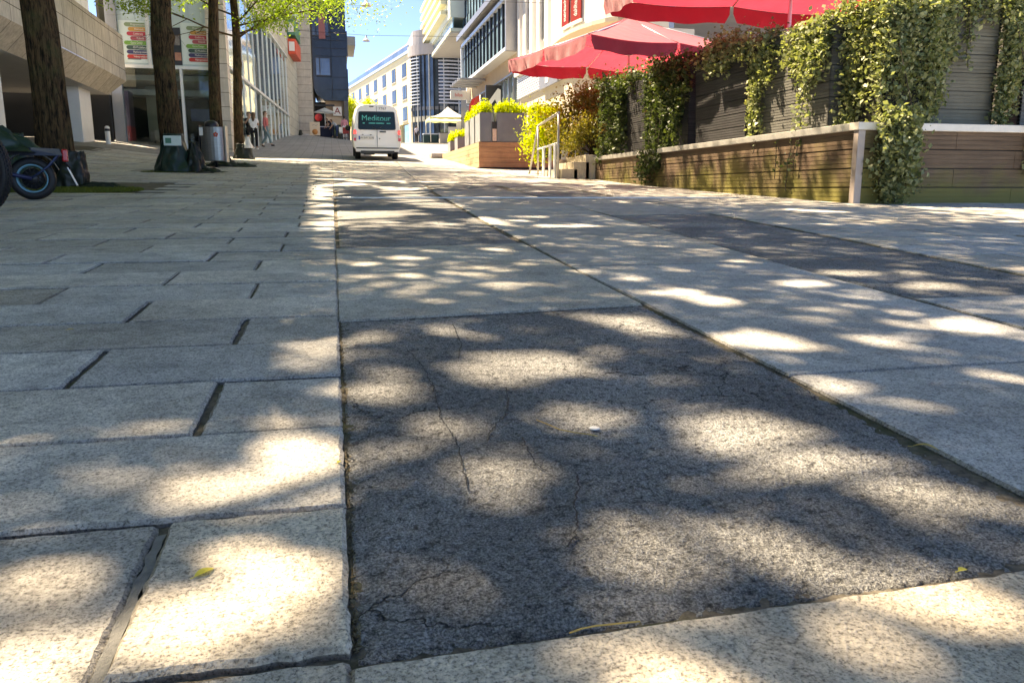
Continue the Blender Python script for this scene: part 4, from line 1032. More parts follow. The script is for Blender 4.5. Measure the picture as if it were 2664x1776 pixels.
# ---------------------------------------------------------------- watering bags round the trunks
def lumpy(name,mat,parent,c,rx,ry,h,seed,spread=.25,top=.5,rings=22,seg=48,amp=.12):
    mb=MB()
    for i in range(rings+1):
        u=i/rings; z=h*u; r=1+spread*(1-u)**2-(1-top)*u
        for k in range(seg):
            a=2*PI*k/seg; n=noise.noise((math.cos(a)*2.1,math.sin(a)*2.1,u*2.2+seed))+.5*noise.noise((math.cos(a)*6,math.sin(a)*6,u*5+seed)); d=r*(1+amp*2*n)
            ridge=.06*abs(math.sin(a*4+u*5+seed))
            mb.v.append((c[0]+rx*(d-ridge)*math.cos(a),c[1]+ry*(d-ridge)*math.sin(a),c[2]+z+amp*.25*n*(1 if i else 0)))
    for i in range(rings):
        for k in range(seg):
            a=i*seg+k;b_=i*seg+(k+1)%seg; mb.f.append((a,b_,b_+seg,a+seg));mb.m.append(0);mb.sm.append(True)
    n0=len(mb.v)-seg; mb.f.append(tuple(range(n0,n0+seg)));mb.m.append(0);mb.sm.append(True)
    return mb.build(name,mat,parent)
w1=empty('watering_bag',gz(-3.95,12.75),0,'dark green tree-watering bag slumped round the nearest trunk behind the scooter','bag','tree-watering bags')
lumpy('bag',MT['bag'],w1,(-.45,-.05,0),.42,.32,.75,3,.15,.35)
lumpy('folded_flap',MT['bagdark'],w1,(.27,-.05,.0),.24,.2,.5,9,.0,.75,amp=.16)
lumpy('trailing_flap',MT['bagdark'],w1,(.62,-.15,.0),.34,.12,.07,14,.3,.5,8)
w2=empty('watering_bag',gz(-3.30,19.1),0,'green tree-watering bag with a white label, standing round the second trunk','bag','tree-watering bags')
lumpy('bag',M('green tarpaulin upright',(.010,.032,.022),.4,.3,5,bump=.6,bscale=9),w2,(-.1,-.05,0),.34,.34,.82,21,.25,.62,amp=.09)
lumpy('folded_flap',MT['bagdark'],w2,(.32,-.15,0),.26,.2,.62,25,.2,.25,amp=.2); lumpy('trailing_flap',MT['bagdark'],w2,(.62,-.2,0),.3,.12,.08,29,.3,.4,8)
mb=MB(); mb.box(-.24,.12,-.39,-.36,.55,.76); mb.build('label',M('pale green label',(.62,.72,.66),.5,.1,4),w2,bevel=.01); mb=MB(); mb.box(-.2,-.08,-.4,-.39,.6,.71); mb.build('label_mark',MT['signgreen'],w2)
w3=empty('watering_bag',gz(-2.8,23.0),0,'black collapsed watering bag lying under the litter bin','bag','tree-watering bags')
lumpy('bag',MT['bagdark'],w3,(-.1,0,0),.36,.25,.28,31,.2,.5,amp=.12); lumpy('trailing_flap',MT['bagdark'],w3,(.38,-.05,0),.34,.14,.10,35,.3,.4,8)
w4=empty('watering_bag',gz(-3.0,29.5),0,'small black watering bag with a shiny white top at the farthest trunk','bag','tree-watering bags')
lumpy('bag',MT['bagdark'],w4,(0,0,0),.34,.3,.5,41,.1,.7,amp=.08); lumpy('white_top',M('glossy white sack',(.6,.62,.62),.3,.2,6,bump=.4,bscale=10),w4,(.16,-.12,.35),.16,.14,.38,45,.1,.4,12,24,amp=.1)
# ---------------------------------------------------------------- bollard
bp=empty('bollard',gz(-8.0,32.3),0,'white bollard with a black band beside the white column','bollard')
mb=MB(); mb.lathe((0,0,0),[(.11,0),(.11,.62)],18); mb.build('post',MT['white'],bp); mb=MB(); mb.lathe((0,0,0),[(.113,.62),(.113,.74)],18); mb.build('band',MT['blackpl'],bp); mb=MB(); mb.lathe((0,0,0),[(.11,.74),(.1,.82),(.06,.87),(0,.88)],18); mb.build('cap',MT['white'],bp)
bp.scale=(.8,.8,.75)
# ---------------------------------------------------------------- parked moped (only its rear stands in the picture)
sx_,sy_=-3.28,9.95
m_=empty('parked_moped',gz(sx_,sy_),R_(-168),'dark moped with a blue-rimmed rear wheel, red tail light and white plate','moped')
def wheel(parent,x,r,wd,rim,name='wheel',knob=False,y=0,spokes=14):
    t=MB(); prof=[(r-.09,-.02),(r-.07,-wd/2),(r-.02,-wd/2*.9),(r,0),(r-.02,wd/2*.9),(r-.07,wd/2),(r-.09,.02),(r-.09,-.02)]; t.lathe((x,y,r),prof,48,axis='Y')
    w_=t.build(name,MT['black'],parent)
    q=MB(); q.lathe((x,y,r),[(r-.088,-wd*.40),(r-.079,-wd*.42),(r-.079,wd*.42),(r-.088,wd*.40),(r-.10,0),(r-.088,-wd*.40)],48,axis='Y'); q.build('rim',rim,w_)
    q=MB(); q.lathe((x,y,r),[(0,-.06),(.06,-.06),(.06,.06),(0,.06)],20,axis='Y')
    for k in range(spokes):
        a=2*PI*k/spokes; q.tube([(x+.05*math.cos(a),y,r+.05*math.sin(a)),(x+(r-.1)*math.cos(a),y,r+(r-.1)*math.sin(a))],.004,5)
    q.build('spokes',MT['blackpl'],w_)
    if knob:
        q=MB()
        for k in range(74):
            a=2*PI*k/74
            for o_ in (-.36,-.12,.12,.36):
                yy=y+wd*o_; rr=r-.006-abs(o_)*.035; aa=a+(.02 if o_ in(-.36,.12) else -.02)
                cx_,cz_=x+rr*math.cos(aa),r+rr*math.sin(aa); tx,tz=-math.sin(aa)*.011,math.cos(aa)*.011; nx_,nz_=math.cos(aa)*.012,math.sin(aa)*.012
                q.prism([(cx_-tx,yy-.006,cz_-tz),(cx_+tx,yy-.006,cz_+tz),(cx_+tx,yy+.007,cz_+tz),(cx_-tx,yy+.007,cz_-tz)],(nx_,0,nz_))
        q.build('tread',MT['black'],w_)
    return w_
rimblue=M('light blue rim stripe',(.13,.36,.45),.4,.1,5)
wheel(m_,0,.235,.10,rimblue); wheel(m_,1.22,.235,.09,rimblue)
mb=MB(); 
for sy in (-.075,.075): mb.tube([(0,sy,.235),(.3,sy,.30),(.42,sy,.33)],.022,8)
mb.build('swingarm',M('dark blue metal',(.015,.02,.07),.35,.15,5),m_)
mb=MB(); mb.lathe((0,-.07,.235),[(0,-.02),(.11,-.02),(.12,.0),(.11,.02),(0,.02)],24,axis='Y'); mb.build('hub_cover',MT['blackpl'],m_)
mb=MB()
for k in range(10):
    a=R_(20+k*15); b2=R_(20+(k+1)*15)
    mb.prism([(-.28*math.cos(a)*-1*-1,-.06,.235+.28*math.sin(a)),(-.28*math.cos(b2),-.06,.235+.28*math.sin(b2)),(-.28*math.cos(b2),.06,.235+.28*math.sin(b2)),(-.28*math.cos(a),.06,.235+.28*math.sin(a))],(0,0,.012))
mb.build('mudguard',MT['blackpl'],m_)
mb=MB(); mb.prism([(-.30,-.04,.50),(-.28,-.04,.545),(.10,-.07,.56),(.62,-.08,.56),(.66,-.08,.30),(.42,-.08,.28),(.25,-.06,.50)],(0,.12,0)); mb.build('body',M('moped paint',(.02,.022,.03),.25,.15,3,spec=.6),m_,bevel=.015)
lumpy('cover',MT['bag'],m_,(.34,0,.52),.40,.18,.27,77,.25,.30,16,40,amp=.14)
mb=MB(); mb.tube([(-.28,.06,.50),(-.16,.07,.36),(.0,.07,.24)],.012,6); mb.tube([(-.28,-.06,.50),(-.16,-.07,.36),(.0,-.07,.24)],.012,6); mb.build('mudguard_stay',M('blue stay',(.02,.04,.10),.4,.1,3),m_)
mb=MB(); mb.box(-.37,-.31,-.05,.05,.42,.56); mb.build('tail_light',MT['redlight'],m_,bevel=.015)
mb=MB(); mb.box(-.32,-.24,-.03,.03,.50,.53); mb.build('light_bracket',MT['blackpl'],m_)
mb=MB(); mb.prism([(-.36,-.085,.36),(-.44,-.085,.16),(-.432,-.085,.157),(-.352,-.085,.357)],(0,.17,0)); mb.build('number_plate',MT['white'],m_)
mb=MB(); mb.tube([(-.30,0,.5),(-.38,0,.34)],.012,6); mb.build('plate_bracket',MT['blackpl'],m_)
mb=MB(); mb.box(.62,1.0,-.13,.13,.26,.32); mb.build('footboard',MT['blackpl'],m_,bevel=.02)
mb=MB(); mb.prism([(1.0,-.15,.28),(1.06,-.15,.28),(1.12,-.12,.85),(1.04,-.12,.9)],(0,.3,0)); mb.build('leg_shield',MT['blackpl'],m_,bevel=.02)
mb=MB(); mb.tube([(1.22,0,.235),(1.1,0,.6),(1.0,0,1.0)],.025,8); mb.tube([(.98,-.3,1.03),(1.0,0,1.0),(.98,.3,1.03)],.016,8); mb.build('handlebar',MT['blackpl'],m_)
mb=MB(); mb.tube([(.35,.1,.28),(.40,.2,.02)],.012,6); mb.build('stand',MT['greyclad'],m_)
# ---------------------------------------------------------------- bicycle with knobbly tyre at the left edge
bk=empty('parked_bicycle',gz(-2.93,7.45),R_(158),'bicycle with a fat knobbly black tyre cut off by the left edge','bicycle')
wheel(bk,0,.39,.075,MT['blackpl'],knob=True,spokes=28); wheel(bk,1.12,.37,.075,MT['blackpl'],knob=False,spokes=28)
fm=M('violet frame paint',(.22,.03,.20),.3,.1,3)
mb=MB(); mb.tube([(0,.05,.37),(.42,.03,.34)],.012,8); mb.tube([(0,-.05,.37),(.42,-.03,.34)],.012,8); mb.tube([(0,.05,.37),(.30,.02,.80)],.011,8); mb.tube([(.42,0,.34),(.28,0,.9)],.018,8); mb.tube([(.42,0,.34),(.95,0,.78)],.02,8); mb.tube([(.30,0,.82),(.93,0,.88)],.018,8); mb.build('frame',fm,bk)
mb=MB(); mb.tube([(1.12,.05,.37),(.96,.03,.75),(.92,0,.98)],.016,8); mb.tube([(1.12,-.05,.37),(.96,-.03,.75)],.014,8); mb.build('fork',MT['blackpl'],bk)
mb=MB(); mb.tube([(.9,-.3,1.02),(.94,0,1.0),(.9,.3,1.02)],.014,8); mb.build('handlebar',MT['blackpl'],bk)
mb=MB(); mb.prism([(.12,-.07,.92),(.42,-.02,.95),(.42,.02,.95),(.12,.07,.92)],(0,0,.05)); mb.build('saddle',MT['black'],bk,bevel=.01)
mb=MB(); mb.lathe((.42,0,.34),[(0,-.04),(.08,-.04),(.08,.0),(0,0)],20,axis='Y'); mb.tube([(.42,-.08,.34),(.50,-.08,.19)],.01,6); mb.tube([(.42,.08,.34),(.34,.08,.49)],.01,6); mb.build('crank',MT['greyclad'],bk)

# ---------------------------------------------------------------- near terrace: boards, rail, posts
DX,DY=6.3,8.78; RT=1.37
tr=empty('wooden_terrace',(DX,DY,G(DX,DY)),0,'raised terrace walled in grooved brown boards under a steel rail','terrace')
def trx(name,mat,*b,bev=0): return rb(name,mat,*b,root=tr,bev=bev)
zb=0.30
bh=.232
for i in range(5):
    z1=RT-.085-i*bh; z0_=z1-bh+.012
    if z1<.3: break
    mb=MB(); ng=4; gh=(z1-z0_)/ng
    for j in range(ng):
        a=z0_+j*gh
        cuts=[DY+.07,DY+2.2+1.1*(i%2),DY+5.6+.9*(i%2),19.05]
        for c0_,c1_ in zip(cuts,cuts[1:]): mb.box(DX+.0,DX+.05,c0_+.003,c1_-.003,a+.004,a+gh-.003)
    mb.box(DX+.012,DX+.045,DY+.07,19.05,z0_,z1)
    rel(mb.build('side_board',MT['deckwood']),tr)
    mb=MB()
    for j in range(ng):
        a=z0_+j*gh
        cuts=[DX+.07,DX+1.4+.9*(i%2),DX+4.4,14.5]
        for c0_,c1_ in zip(cuts,cuts[1:]): mb.box(c0_+.003,c1_-.003,DY,DY+.05,a+.004,a+gh-.003)
    mb.box(DX+.07,14.5,DY+.012,DY+.045,z0_,z1)
    rel(mb.build('front_board',MT['deckwood']),tr)
trx('backing',MT['dark'],(DX+.05,DX+.2,DY+.1,19,.2,RT-.09),(DX+.1,14.5,DY+.05,DY+.2,.2,RT-.09))
trx('deck_floor',MT['greyboard'],(DX+.12,14.5,DY+.12,19.2,RT-.12,RT-.06))
trx('side_rail',MT['galv'],(DX-.05,DX+.12,DY+.14,19.6,RT-.09,RT),bev=.006); trx('front_rail',M('pale steel rail',(.62,.57,.49),.45,.12,4,metal=.3),(DX-.05,14.5,DY-.05,DY+.138,RT-.09,RT+.003),bev=.006)
trx('corner_post',M('reddish steel post',(.40,.33,.29),.5,.15,3,metal=.3),(DX-.03,DX+.068,DY-.03,DY+.066,.3,RT-.09),bev=.005)
trx('side_rail',MT['galv'],(DX-.05,DX+.8,19.62,20.6,RT-.1,RT-.02),bev=.006)
trx('alcove_post',M('grey timber post',(.36,.31,.27),.7,.15,4),(DX-.03,DX+.07,19.1,19.2,.7,RT-.09),(DX-.03,DX+.07,20.4,20.5,.7,RT-.1)); trx('alcove_back',MT['dark'],(DX+.5,DX+.6,19.1,20.5,.7,RT-.1))
trx('end_board',M('pale timber board',(.42,.36,.26),.7,.2,4),*[(DX-.0,DX+.05,20.62+i*.17,20.77+i*.17,.75,RT-.11) for i in range(7)])
# ---------------------------------------------------------------- planters of boards on the terrace
PZ=RT+.005
def planter(name_lab,x0,x1,y0_,y1_,h,mat,taper=.05,front=True,group='tall board planters along the terrace'):
    p=empty('board_planter',((x0+x1)/2,(y0_+y1_)/2,PZ),0,name_lab,'planter',group)
    hx,hy=(x1-x0)/2,(y1_-y0_)/2; n=7; bh_=h/n
    for (side,mk) in (('x',-1),('y',-1),('x',1)):
        for i in range(n):
            za=i*bh_+.004; zb_=(i+1)*bh_-.004; mb=MB(); g=5
            ta=taper*(za/h); tb=taper*(zb_/h)
            for j in range(g):
                a=za+(zb_-za)*j/g; b2=za+(zb_-za)*(j+.78)/g; oa=taper*a/h; ob_=taper*b2/h
                if side=='x': mb.prism([(mk*(hx+oa),-hy-oa,a),(mk*(hx+oa),hy+oa,a),(mk*(hx+ob_),hy+ob_,b2),(mk*(hx+ob_),-hy-ob_,b2)],(-.02*mk,0,0))
                else: mb.prism([(-hx-oa,-hy-oa,a),(hx+oa,-hy-oa,a),(hx+ob_,-hy-ob_,b2),(-hx-ob_,-hy-ob_,b2)],(0,.02,0))
            if side=='x': mb.prism([(mk*(hx+ta-.008),-hy-ta,za),(mk*(hx+ta-.008),hy+ta,za),(mk*(hx+tb-.008),hy+tb,zb_),(mk*(hx+tb-.008),-hy-tb,zb_)],(-.02*mk,0,0))
            else: mb.prism([(-hx-ta,-hy-ta+.008,za),(hx+ta,-hy-ta+.008,za),(hx+tb,-hy-tb+.008,zb_),(-hx-tb,-hy-tb+.008,zb_)],(0,.02,0))
            mb.build('board',mat,p)
    mb=MB(); mb.box(-hx+.02,hx-.02,-hy+.02,hy-.02,0,h-.06); mb.build('soil_core',MT['dark'],p)
    return p
planter('tall pale grey board planter, nearest on the street side, ivy hanging down its left face',6.5,7.15,9.75,11.55,1.42,MT['greyboard'])
planter('low dark box added to darken the gap behind the corner ivy curtain',6.75,7.3,8.98,9.55,1.35,MT['darkboard'],.0)  # added dark backing behind the ivy, built like a planter
planter('dark board planter second from the terrace corner, mostly bare of ivy',6.5,7.15,11.95,13.75,1.48,MT['darkboard'])
planter('board planter third from the terrace corner, covered in ivy',6.5,7.15,14.1,15.8,1.5,MT['darkboard'])
planter('board planter farthest from the terrace corner, its top hidden in dark ivy',6.5,7.15,16.2,18.2,1.5,MT['darkboard'])
planter('olive grey board planter facing the camera on the front of the terrace',7.42,8.62,9.25,9.9,1.62,MT['oliveboard'],.0)
planter('grey board planter cut off by the right edge of the picture',9.05,10.3,9.25,9.9,1.62,MT['greyboard'],.0)
# ---------------------------------------------------------------- ivy
def ivy(lab,strands,loc,mat,n_per,size,seed,mounds=(),name='ivy_plant',cat='climbing plant',group='ivy plants on the terrace planters'):
    rg=random.Random(seed); e=empty(name,loc,0,lab,cat,group); L=Vector(loc); rs=np.random.RandomState(seed)
    mb=MB(); P=[]
    if len(strands)>1: mb.tube([Vector(t_[0])-L for t_ in sorted(strands,key=lambda t_:(t_[0][1],t_[0][0]))],.006,5,cap=False)
    for (p,q,sag,spread,k) in strands:      # hanging strand from p to q
        p=Vector(p)-L;q=Vector(q)-L; pts=[]
        for i in range(9):
            u=i/8; s=p.lerp(q,u)+Vector((rg.uniform(-1,1)*spread*.5,rg.uniform(-1,1)*spread*.5,-sag*math.sin(PI*u)*.2)); pts.append(s)
        mb.tube(pts,.006,5,cap=False)
        m=int(n_per*k)
        for _ in range(m):
            u=rs.uniform()*8; i=min(7,int(u)); s=pts[i].lerp(pts[i+1],u-i); P.append(s+Vector(rs.normal(size=3)*spread))
    for (c,sg,m) in mounds:
        c=Vector(c)-L
        for _ in range(int(m)): P.append(c+Vector(rs.normal(size=3)*np.array(sg)))
    if mb.v: mb.build('stems',M('ivy stem',(.06,.045,.03),.8,.3,10),e)
    link('foliage',leafmesh('foliage',[tuple(p) for p in P],size,mat,seed,.75,.9,.65,False),e)
    return e
def top_mounds(x0,x1,y0_,y1_,z,m,n,s=.10):
    rg=random.Random(n); return [((rg.uniform(x0,x1),rg.uniform(y0_,y1_),z+rg.uniform(-.05,.12)),(s,s,s*.8),m/n) for _ in range(n)]
def hang(x,ya,yb,zt,zl,n,seed,spread=.05,k=1,axis='y',out=.07):
    rg=random.Random(seed); r=[]
    for i in range(n):
        y=ya+(yb-ya)*rg.random(); l=zl*rg.uniform(.35,1.1)
        if axis=='y': r.append(((x-.02,y,zt),(x-out*rg.random(),y+rg.uniform(-.15,.15),zt-l),.1,spread,k*l))
        else: r.append(((y,x-.02,zt),(y+rg.uniform(-.12,.12),x-out*rg.random(),zt-l),.1,spread,k*l))
    return r
ZT=PZ+1.6; ZA=PZ+1.38
# nearest: sunlit mass over the pale planter and the corner
ivy('sunlit pale green ivy draped over the nearest street-side planter',hang(6.42,9.7,11.6,ZA,.75,18,1,.05)+hang(6.42,11.1,11.7,ZA-.1,1.5,4,2,.045)+hang(6.4,9.7,10.3,ZA,1.5,6,22,.06),(6.6,10.6,PZ),MT['ivy'],240,.055,11,top_mounds(6.4,7.2,9.7,11.7,ZA,2500,22,.11))
ivy('dense ivy curtain hanging in the gap at the terrace corner down to the paving',hang(6.75,9.05,9.7,ZA+.1,1.6,18,3,.08)+hang(8.95,6.65,7.35,ZA+.1,1.5,20,4,.07,axis='x')+hang(8.70,6.62,6.98,RT+.1,1.0,16,5,.075,axis='x',k=1.5),(7.0,9.0,PZ),MT['ivy'],240,.055,12,top_mounds(6.6,7.5,8.95,9.7,ZA+.05,1900,16,.15)+[((7.0,9.0,2.2),(.16,.1,.4),900),((6.82,8.68,.95),(.11,.06,.24),900),((6.75,8.66,.62),(.10,.05,.12),300)])
ivy('ivy spilling over the olive planter that faces the camera',hang(9.2,7.4,7.72,ZT,1.5,20,6,.055,axis='x')+hang(9.2,7.75,8.15,ZT,.8,6,66,.035,axis='x',k=.5)+hang(9.2,8.0,8.6,ZT,.3,6,7,.05,axis='x')+hang(9.22,7.45,7.7,ZT,1.3,5,71,.06,axis='x'),(7.9,9.2,PZ),MT['ivy'],220,.055,13,top_mounds(7.35,8.7,9.2,9.7,ZT+.03,3000,22,.10))
ivy('ivy strand running down beside the gap between the two front planters',hang(9.16,8.64,8.85,ZT,1.55,14,8,.045,axis='x')+[((8.78,8.72,RT+.05),(8.82,8.70,.75),.1,.035,.9),((8.8,8.71,.95),(9.1,8.7,.7),.05,.02,.3)],(8.8,9.1,PZ),MT['ivy'],330,.055,14,top_mounds(8.6,10.2,9.2,9.7,ZT+.05,2600,18,.12))
ivy('ivy crest on the dark second planter, brightest at its top',hang(6.42,11.9,13.8,PZ+1.48,.42,14,9,.05),(6.6,12.8,PZ),MT['ivy'],300,.06,15,top_mounds(6.4,7.2,11.9,13.7,PZ+1.52,2600,18,.12))
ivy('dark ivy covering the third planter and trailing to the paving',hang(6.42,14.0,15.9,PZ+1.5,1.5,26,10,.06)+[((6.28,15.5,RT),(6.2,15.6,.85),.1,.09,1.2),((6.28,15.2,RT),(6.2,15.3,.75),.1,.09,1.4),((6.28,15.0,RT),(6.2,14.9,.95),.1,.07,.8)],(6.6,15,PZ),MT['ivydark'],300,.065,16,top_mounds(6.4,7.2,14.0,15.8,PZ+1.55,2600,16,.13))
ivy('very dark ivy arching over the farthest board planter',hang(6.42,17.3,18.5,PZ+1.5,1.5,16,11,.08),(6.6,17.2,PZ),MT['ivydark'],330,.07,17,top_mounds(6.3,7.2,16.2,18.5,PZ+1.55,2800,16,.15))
ivy('thin ivy tendrils trailing over the brown side boards below the rail',[((6.27,10.6,RT),(6.24,10.55,.72),.1,.02,.3),((6.27,10.2,RT),(6.24,10.25,.55),.1,.03,.5),((6.27,10.0,RT),(6.24,10.1,.85),.1,.025,.25),((6.27,11.2,RT),(6.24,11.2,1.1),.1,.02,.15)],(6.25,10.4,RT),MT['ivydark'],60,.045,18)
fl=ivy('clump of red flowers at the top of the corner planting',[],(7.05,9.6,ZA+.3),MT['redflower'],0,.05,19,[((6.95,9.6,ZA+.16),(.12,.1,.05),380)],'red_flowers','flowers',None)
ivy('small bunch of pale flowers at the upper right corner',[],(9.2,9.3,ZT+.1),MT['whitefab'],0,.04,20,[((8.98,9.1,ZT-.06),(.04,.03,.02),50)],'pale_flowers','flowers',None)
# ---------------------------------------------------------------- parasols
def parasol(lab,cs,zv,rise,pole_base,hval=.32):
    """cs: four corners (x,y) of the canopy edge"""
    c=Vector((sum(p[0] for p in cs)/4,sum(p[1] for p in cs)/4,pole_base))
    e=empty('parasol',c,0,lab,'parasol','large red parasols over the terrace')
    ps=[Vector((p[0],p[1],zv+hval))-c for p in cs]; ap=Vector((0,0,zv+hval+rise-pole_base))
    mb=MB(); n=8
    for i in range(4):
        a,b=ps[i],ps[(i+1)%4]; mid=(a+b)/2
        for (s,t) in ((a,mid),(mid,b)):
            for u in range(n):
                for v_ in range(3):
                    def pt(uu,vv):
                        p=s.lerp(t,uu).lerp(ap,vv); p.z-=.10*math.sin(PI*uu)*(1-vv)*.7+.06*math.sin(PI*vv); return p
                    mb.q([pt(u/n,v_/3),pt((u+1)/n,v_/3),pt((u+1)/n,(v_+1)/3),pt(u/n,(v_+1)/3)],0,True)
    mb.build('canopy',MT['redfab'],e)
    for i in range(4):
        for t in (ps[i],(ps[i]+ps[(i+1)%4])/2-Vector((0,0,.0))):
            q=[t.lerp(ap,k/6)-Vector((0,0,.06*math.sin(PI*k/6)-.004)) for k in range(7)]; mb=MB(); mb.tube(q,.009,5); mb.build('seam',MT['redval'],e)
    for i in range(4):
        a,b=ps[i],ps[(i+1)%4]; d=(b-a); L=d.length; d.normalize(); nn=Vector((d.y,-d.x,0))
        if nn.dot((a+b)/2)<0: nn=-nn
        for (u0,u1) in ((.012,.493),(.507,.988)):
            mb=MB(); m=26
            def vp(u,w2):
                uu=u0+(u1-u0)*u; s=(a+d*(L*uu)); top=-.10*.7*abs(math.sin(PI*2*uu)); edge=min(u,1-u)*L*.48
                h=hval*(1-max(0,(1-edge/.07))**2*.55) if edge<.07 else hval
                return Vector((s.x,s.y,s.z+top))+nn*(.02+.012*math.sin(u*23+i)*w2+.02*math.sin(u*7+i*2)*w2)+Vector((0,0,-h*w2+.015*math.sin(u*17)*w2))
            for k in range(m):
                for j in range(3): mb.q([vp(k/m,j/3),vp((k+1)/m,j/3),vp((k+1)/m,(j+1)/3),vp(k/m,(j+1)/3)],0,True)
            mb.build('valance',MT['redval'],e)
    mb=MB(); mb.tube([(0,0,0),(0,0,ap.z+.12)],.035,10); mb.lathe((0,0,ap.z),[(.06,0),(.05,.1),(0,.16)],10); mb.build('pole',MT['whiteal'],e)
    for i in range(4):
        a=ps[i]; b=(ps[i]+ps[(i+1)%4])/2
        for t in (a,b):
            mb=MB(); mb.tube([ap-Vector((0,0,.06)),t-Vector((0,0,.03))],.014,6); mb.build('rib',MT['whiteal'],e)
            mb=MB(); mb.tube([Vector((0,0,ap.z-1.0)),ap.lerp(t,.5)-Vector((0,0,.06))],.011,6); mb.build('strut',MT['whiteal'],e)
    mb=MB(); mb.box(-.4,.4,-.4,.4,0,.08); mb.build('base',MT['greyclad'],e)
zB=3.82
c0=at(1530,125,17.95*1.0); 
def cz(px,py,z):
    r=ray(px,py);t=(z-CAMH)/r[2];return (r[0]*t,r[1]*t)
n1=Vector(cz(1530,126,zB)); f1=Vector(cz(1322,189,zB)); ed=(f1-n1); pe=Vector((ed.y,-ed.x)); n2=n1+pe.normalized()*5.2; f2=f1+pe.normalized()*5.2
parasol('large red parasol whose pale sunlit top shows, farther over the terrace',[tuple(n1),tuple(f1),tuple(f2),tuple(n2)],zB,1.0,RT-.06)
a1=Vector(cz(1572,40,4.0)); a2=Vector(cz(2080,70,4.0)); dd=(a2-a1).normalized()*4.2; a2=a1+dd*1.35; pp=Vector((dd.y,-dd.x)).normalized()*4.2
if pp.y>0: pp=-pp
parasol('large dark red parasol at the top edge, nearest over the terrace planters',[tuple(a1),tuple(a2),tuple(a2+pp),tuple(a1+pp)],4.0,1.0,RT-.06)
# ---------------------------------------------------------------- handrail and steps
hr=empty('handrail',gz(5.35,18.75),0,'white steel handrail with a slanting brace beside the terrace steps','handrail')
def hp(px,py,X=5.35):
    r=ray(px,py);t=X/r[0];return Vector((X,r[1]*t,r[2]*t+CAMH))-Vector(hr.location)
mb=MB(); A1,A2=hp(1400,328),hp(1453,296)
A1b=Vector((0,A1.y,G(5.35,A1.y+18.75)-hr.location.z)); A2b=Vector((0,A2.y,-.02))
mb.tube([A1b,A1],.028,8); mb.tube([A2b,A2],.03,8); mb.build('post',MT['galv'],hr)
mb=MB(); mb.tube([A1,A2+Vector((0,-.02,.02))],.032,8); mb.build('top_rail',MT['galv'],hr)
mb=MB(); mb.tube([A1,Vector((-.02,A1.y+.9,G(5.35,21.3)-hr.location.z))],.028,8); mb.build('brace',MT['galv'],hr)
mb=MB(); mb.tube([A1.lerp(A1b,.47),A2.lerp(A2b,.44)],.025,8); mb.build('mid_rail',MT['whiteal'],hr)
for u in (.3,.62,.85):
    p=A1.lerp(A2,u); mb=MB(); q=A1.lerp(A1b,.47).lerp(A2.lerp(A2b,.44),u); mb.box(-.02,.02,q.y-.07,q.y+.07,-.1,q.z); mb.build('baluster',MT['whiteal'],hr)
st=empty('terrace_steps',gz(5.8,20),0,'pale timber steps climbing to the terrace behind the handrail','steps')
for i in range(3):
    mb=MB(); mb.box(-.35+i*.3,.05+i*.3,-1.1,.6,-.1,.17*(i+1)); mb.build('step',M('pale worn timber',(.50,.43,.32),.7,.2,4),st,bevel=.01)
# ---------------------------------------------------------------- second terrace with zinc planters
ZD=2.06; DXB,DYB=4.5,25.0
td=empty('larch_terrace',(DXB,DYB,G(DXB,DYB)),0,'low terrace of reddish larch boards running into the sloping paving','terrace')
for i in range(5):
    z1=ZD-.006-i*.155; 
    mb=MB(); mb.box(DXB,6.9,DYB,DYB+.04,z1-.147,z1); rel(mb.build('front_board',MT['larch']),td)
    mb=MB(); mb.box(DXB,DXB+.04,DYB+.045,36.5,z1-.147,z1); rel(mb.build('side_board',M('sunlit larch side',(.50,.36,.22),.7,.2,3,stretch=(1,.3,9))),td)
mb=MB(); mb.box(DXB+.04,9,DYB+.05,36.5,ZD-.1,ZD-.012); rel(mb.build('deck_floor',MT['larch']),td)
mb=MB(); mb.box(DXB+.05,7,DYB+.05,DYB+.2,1.2,ZD-.11); rel(mb.build('backing',MT['dark']),td)
tb=empty('timber_block',gz(4.35,34.2),0,'small dark timber block at the thin end of the larch terrace','block'); mb=MB(); mb.box(-.3,.25,-.5,.4,0,.16); mb.build('block',MT['brown'],tb,bevel=.02)
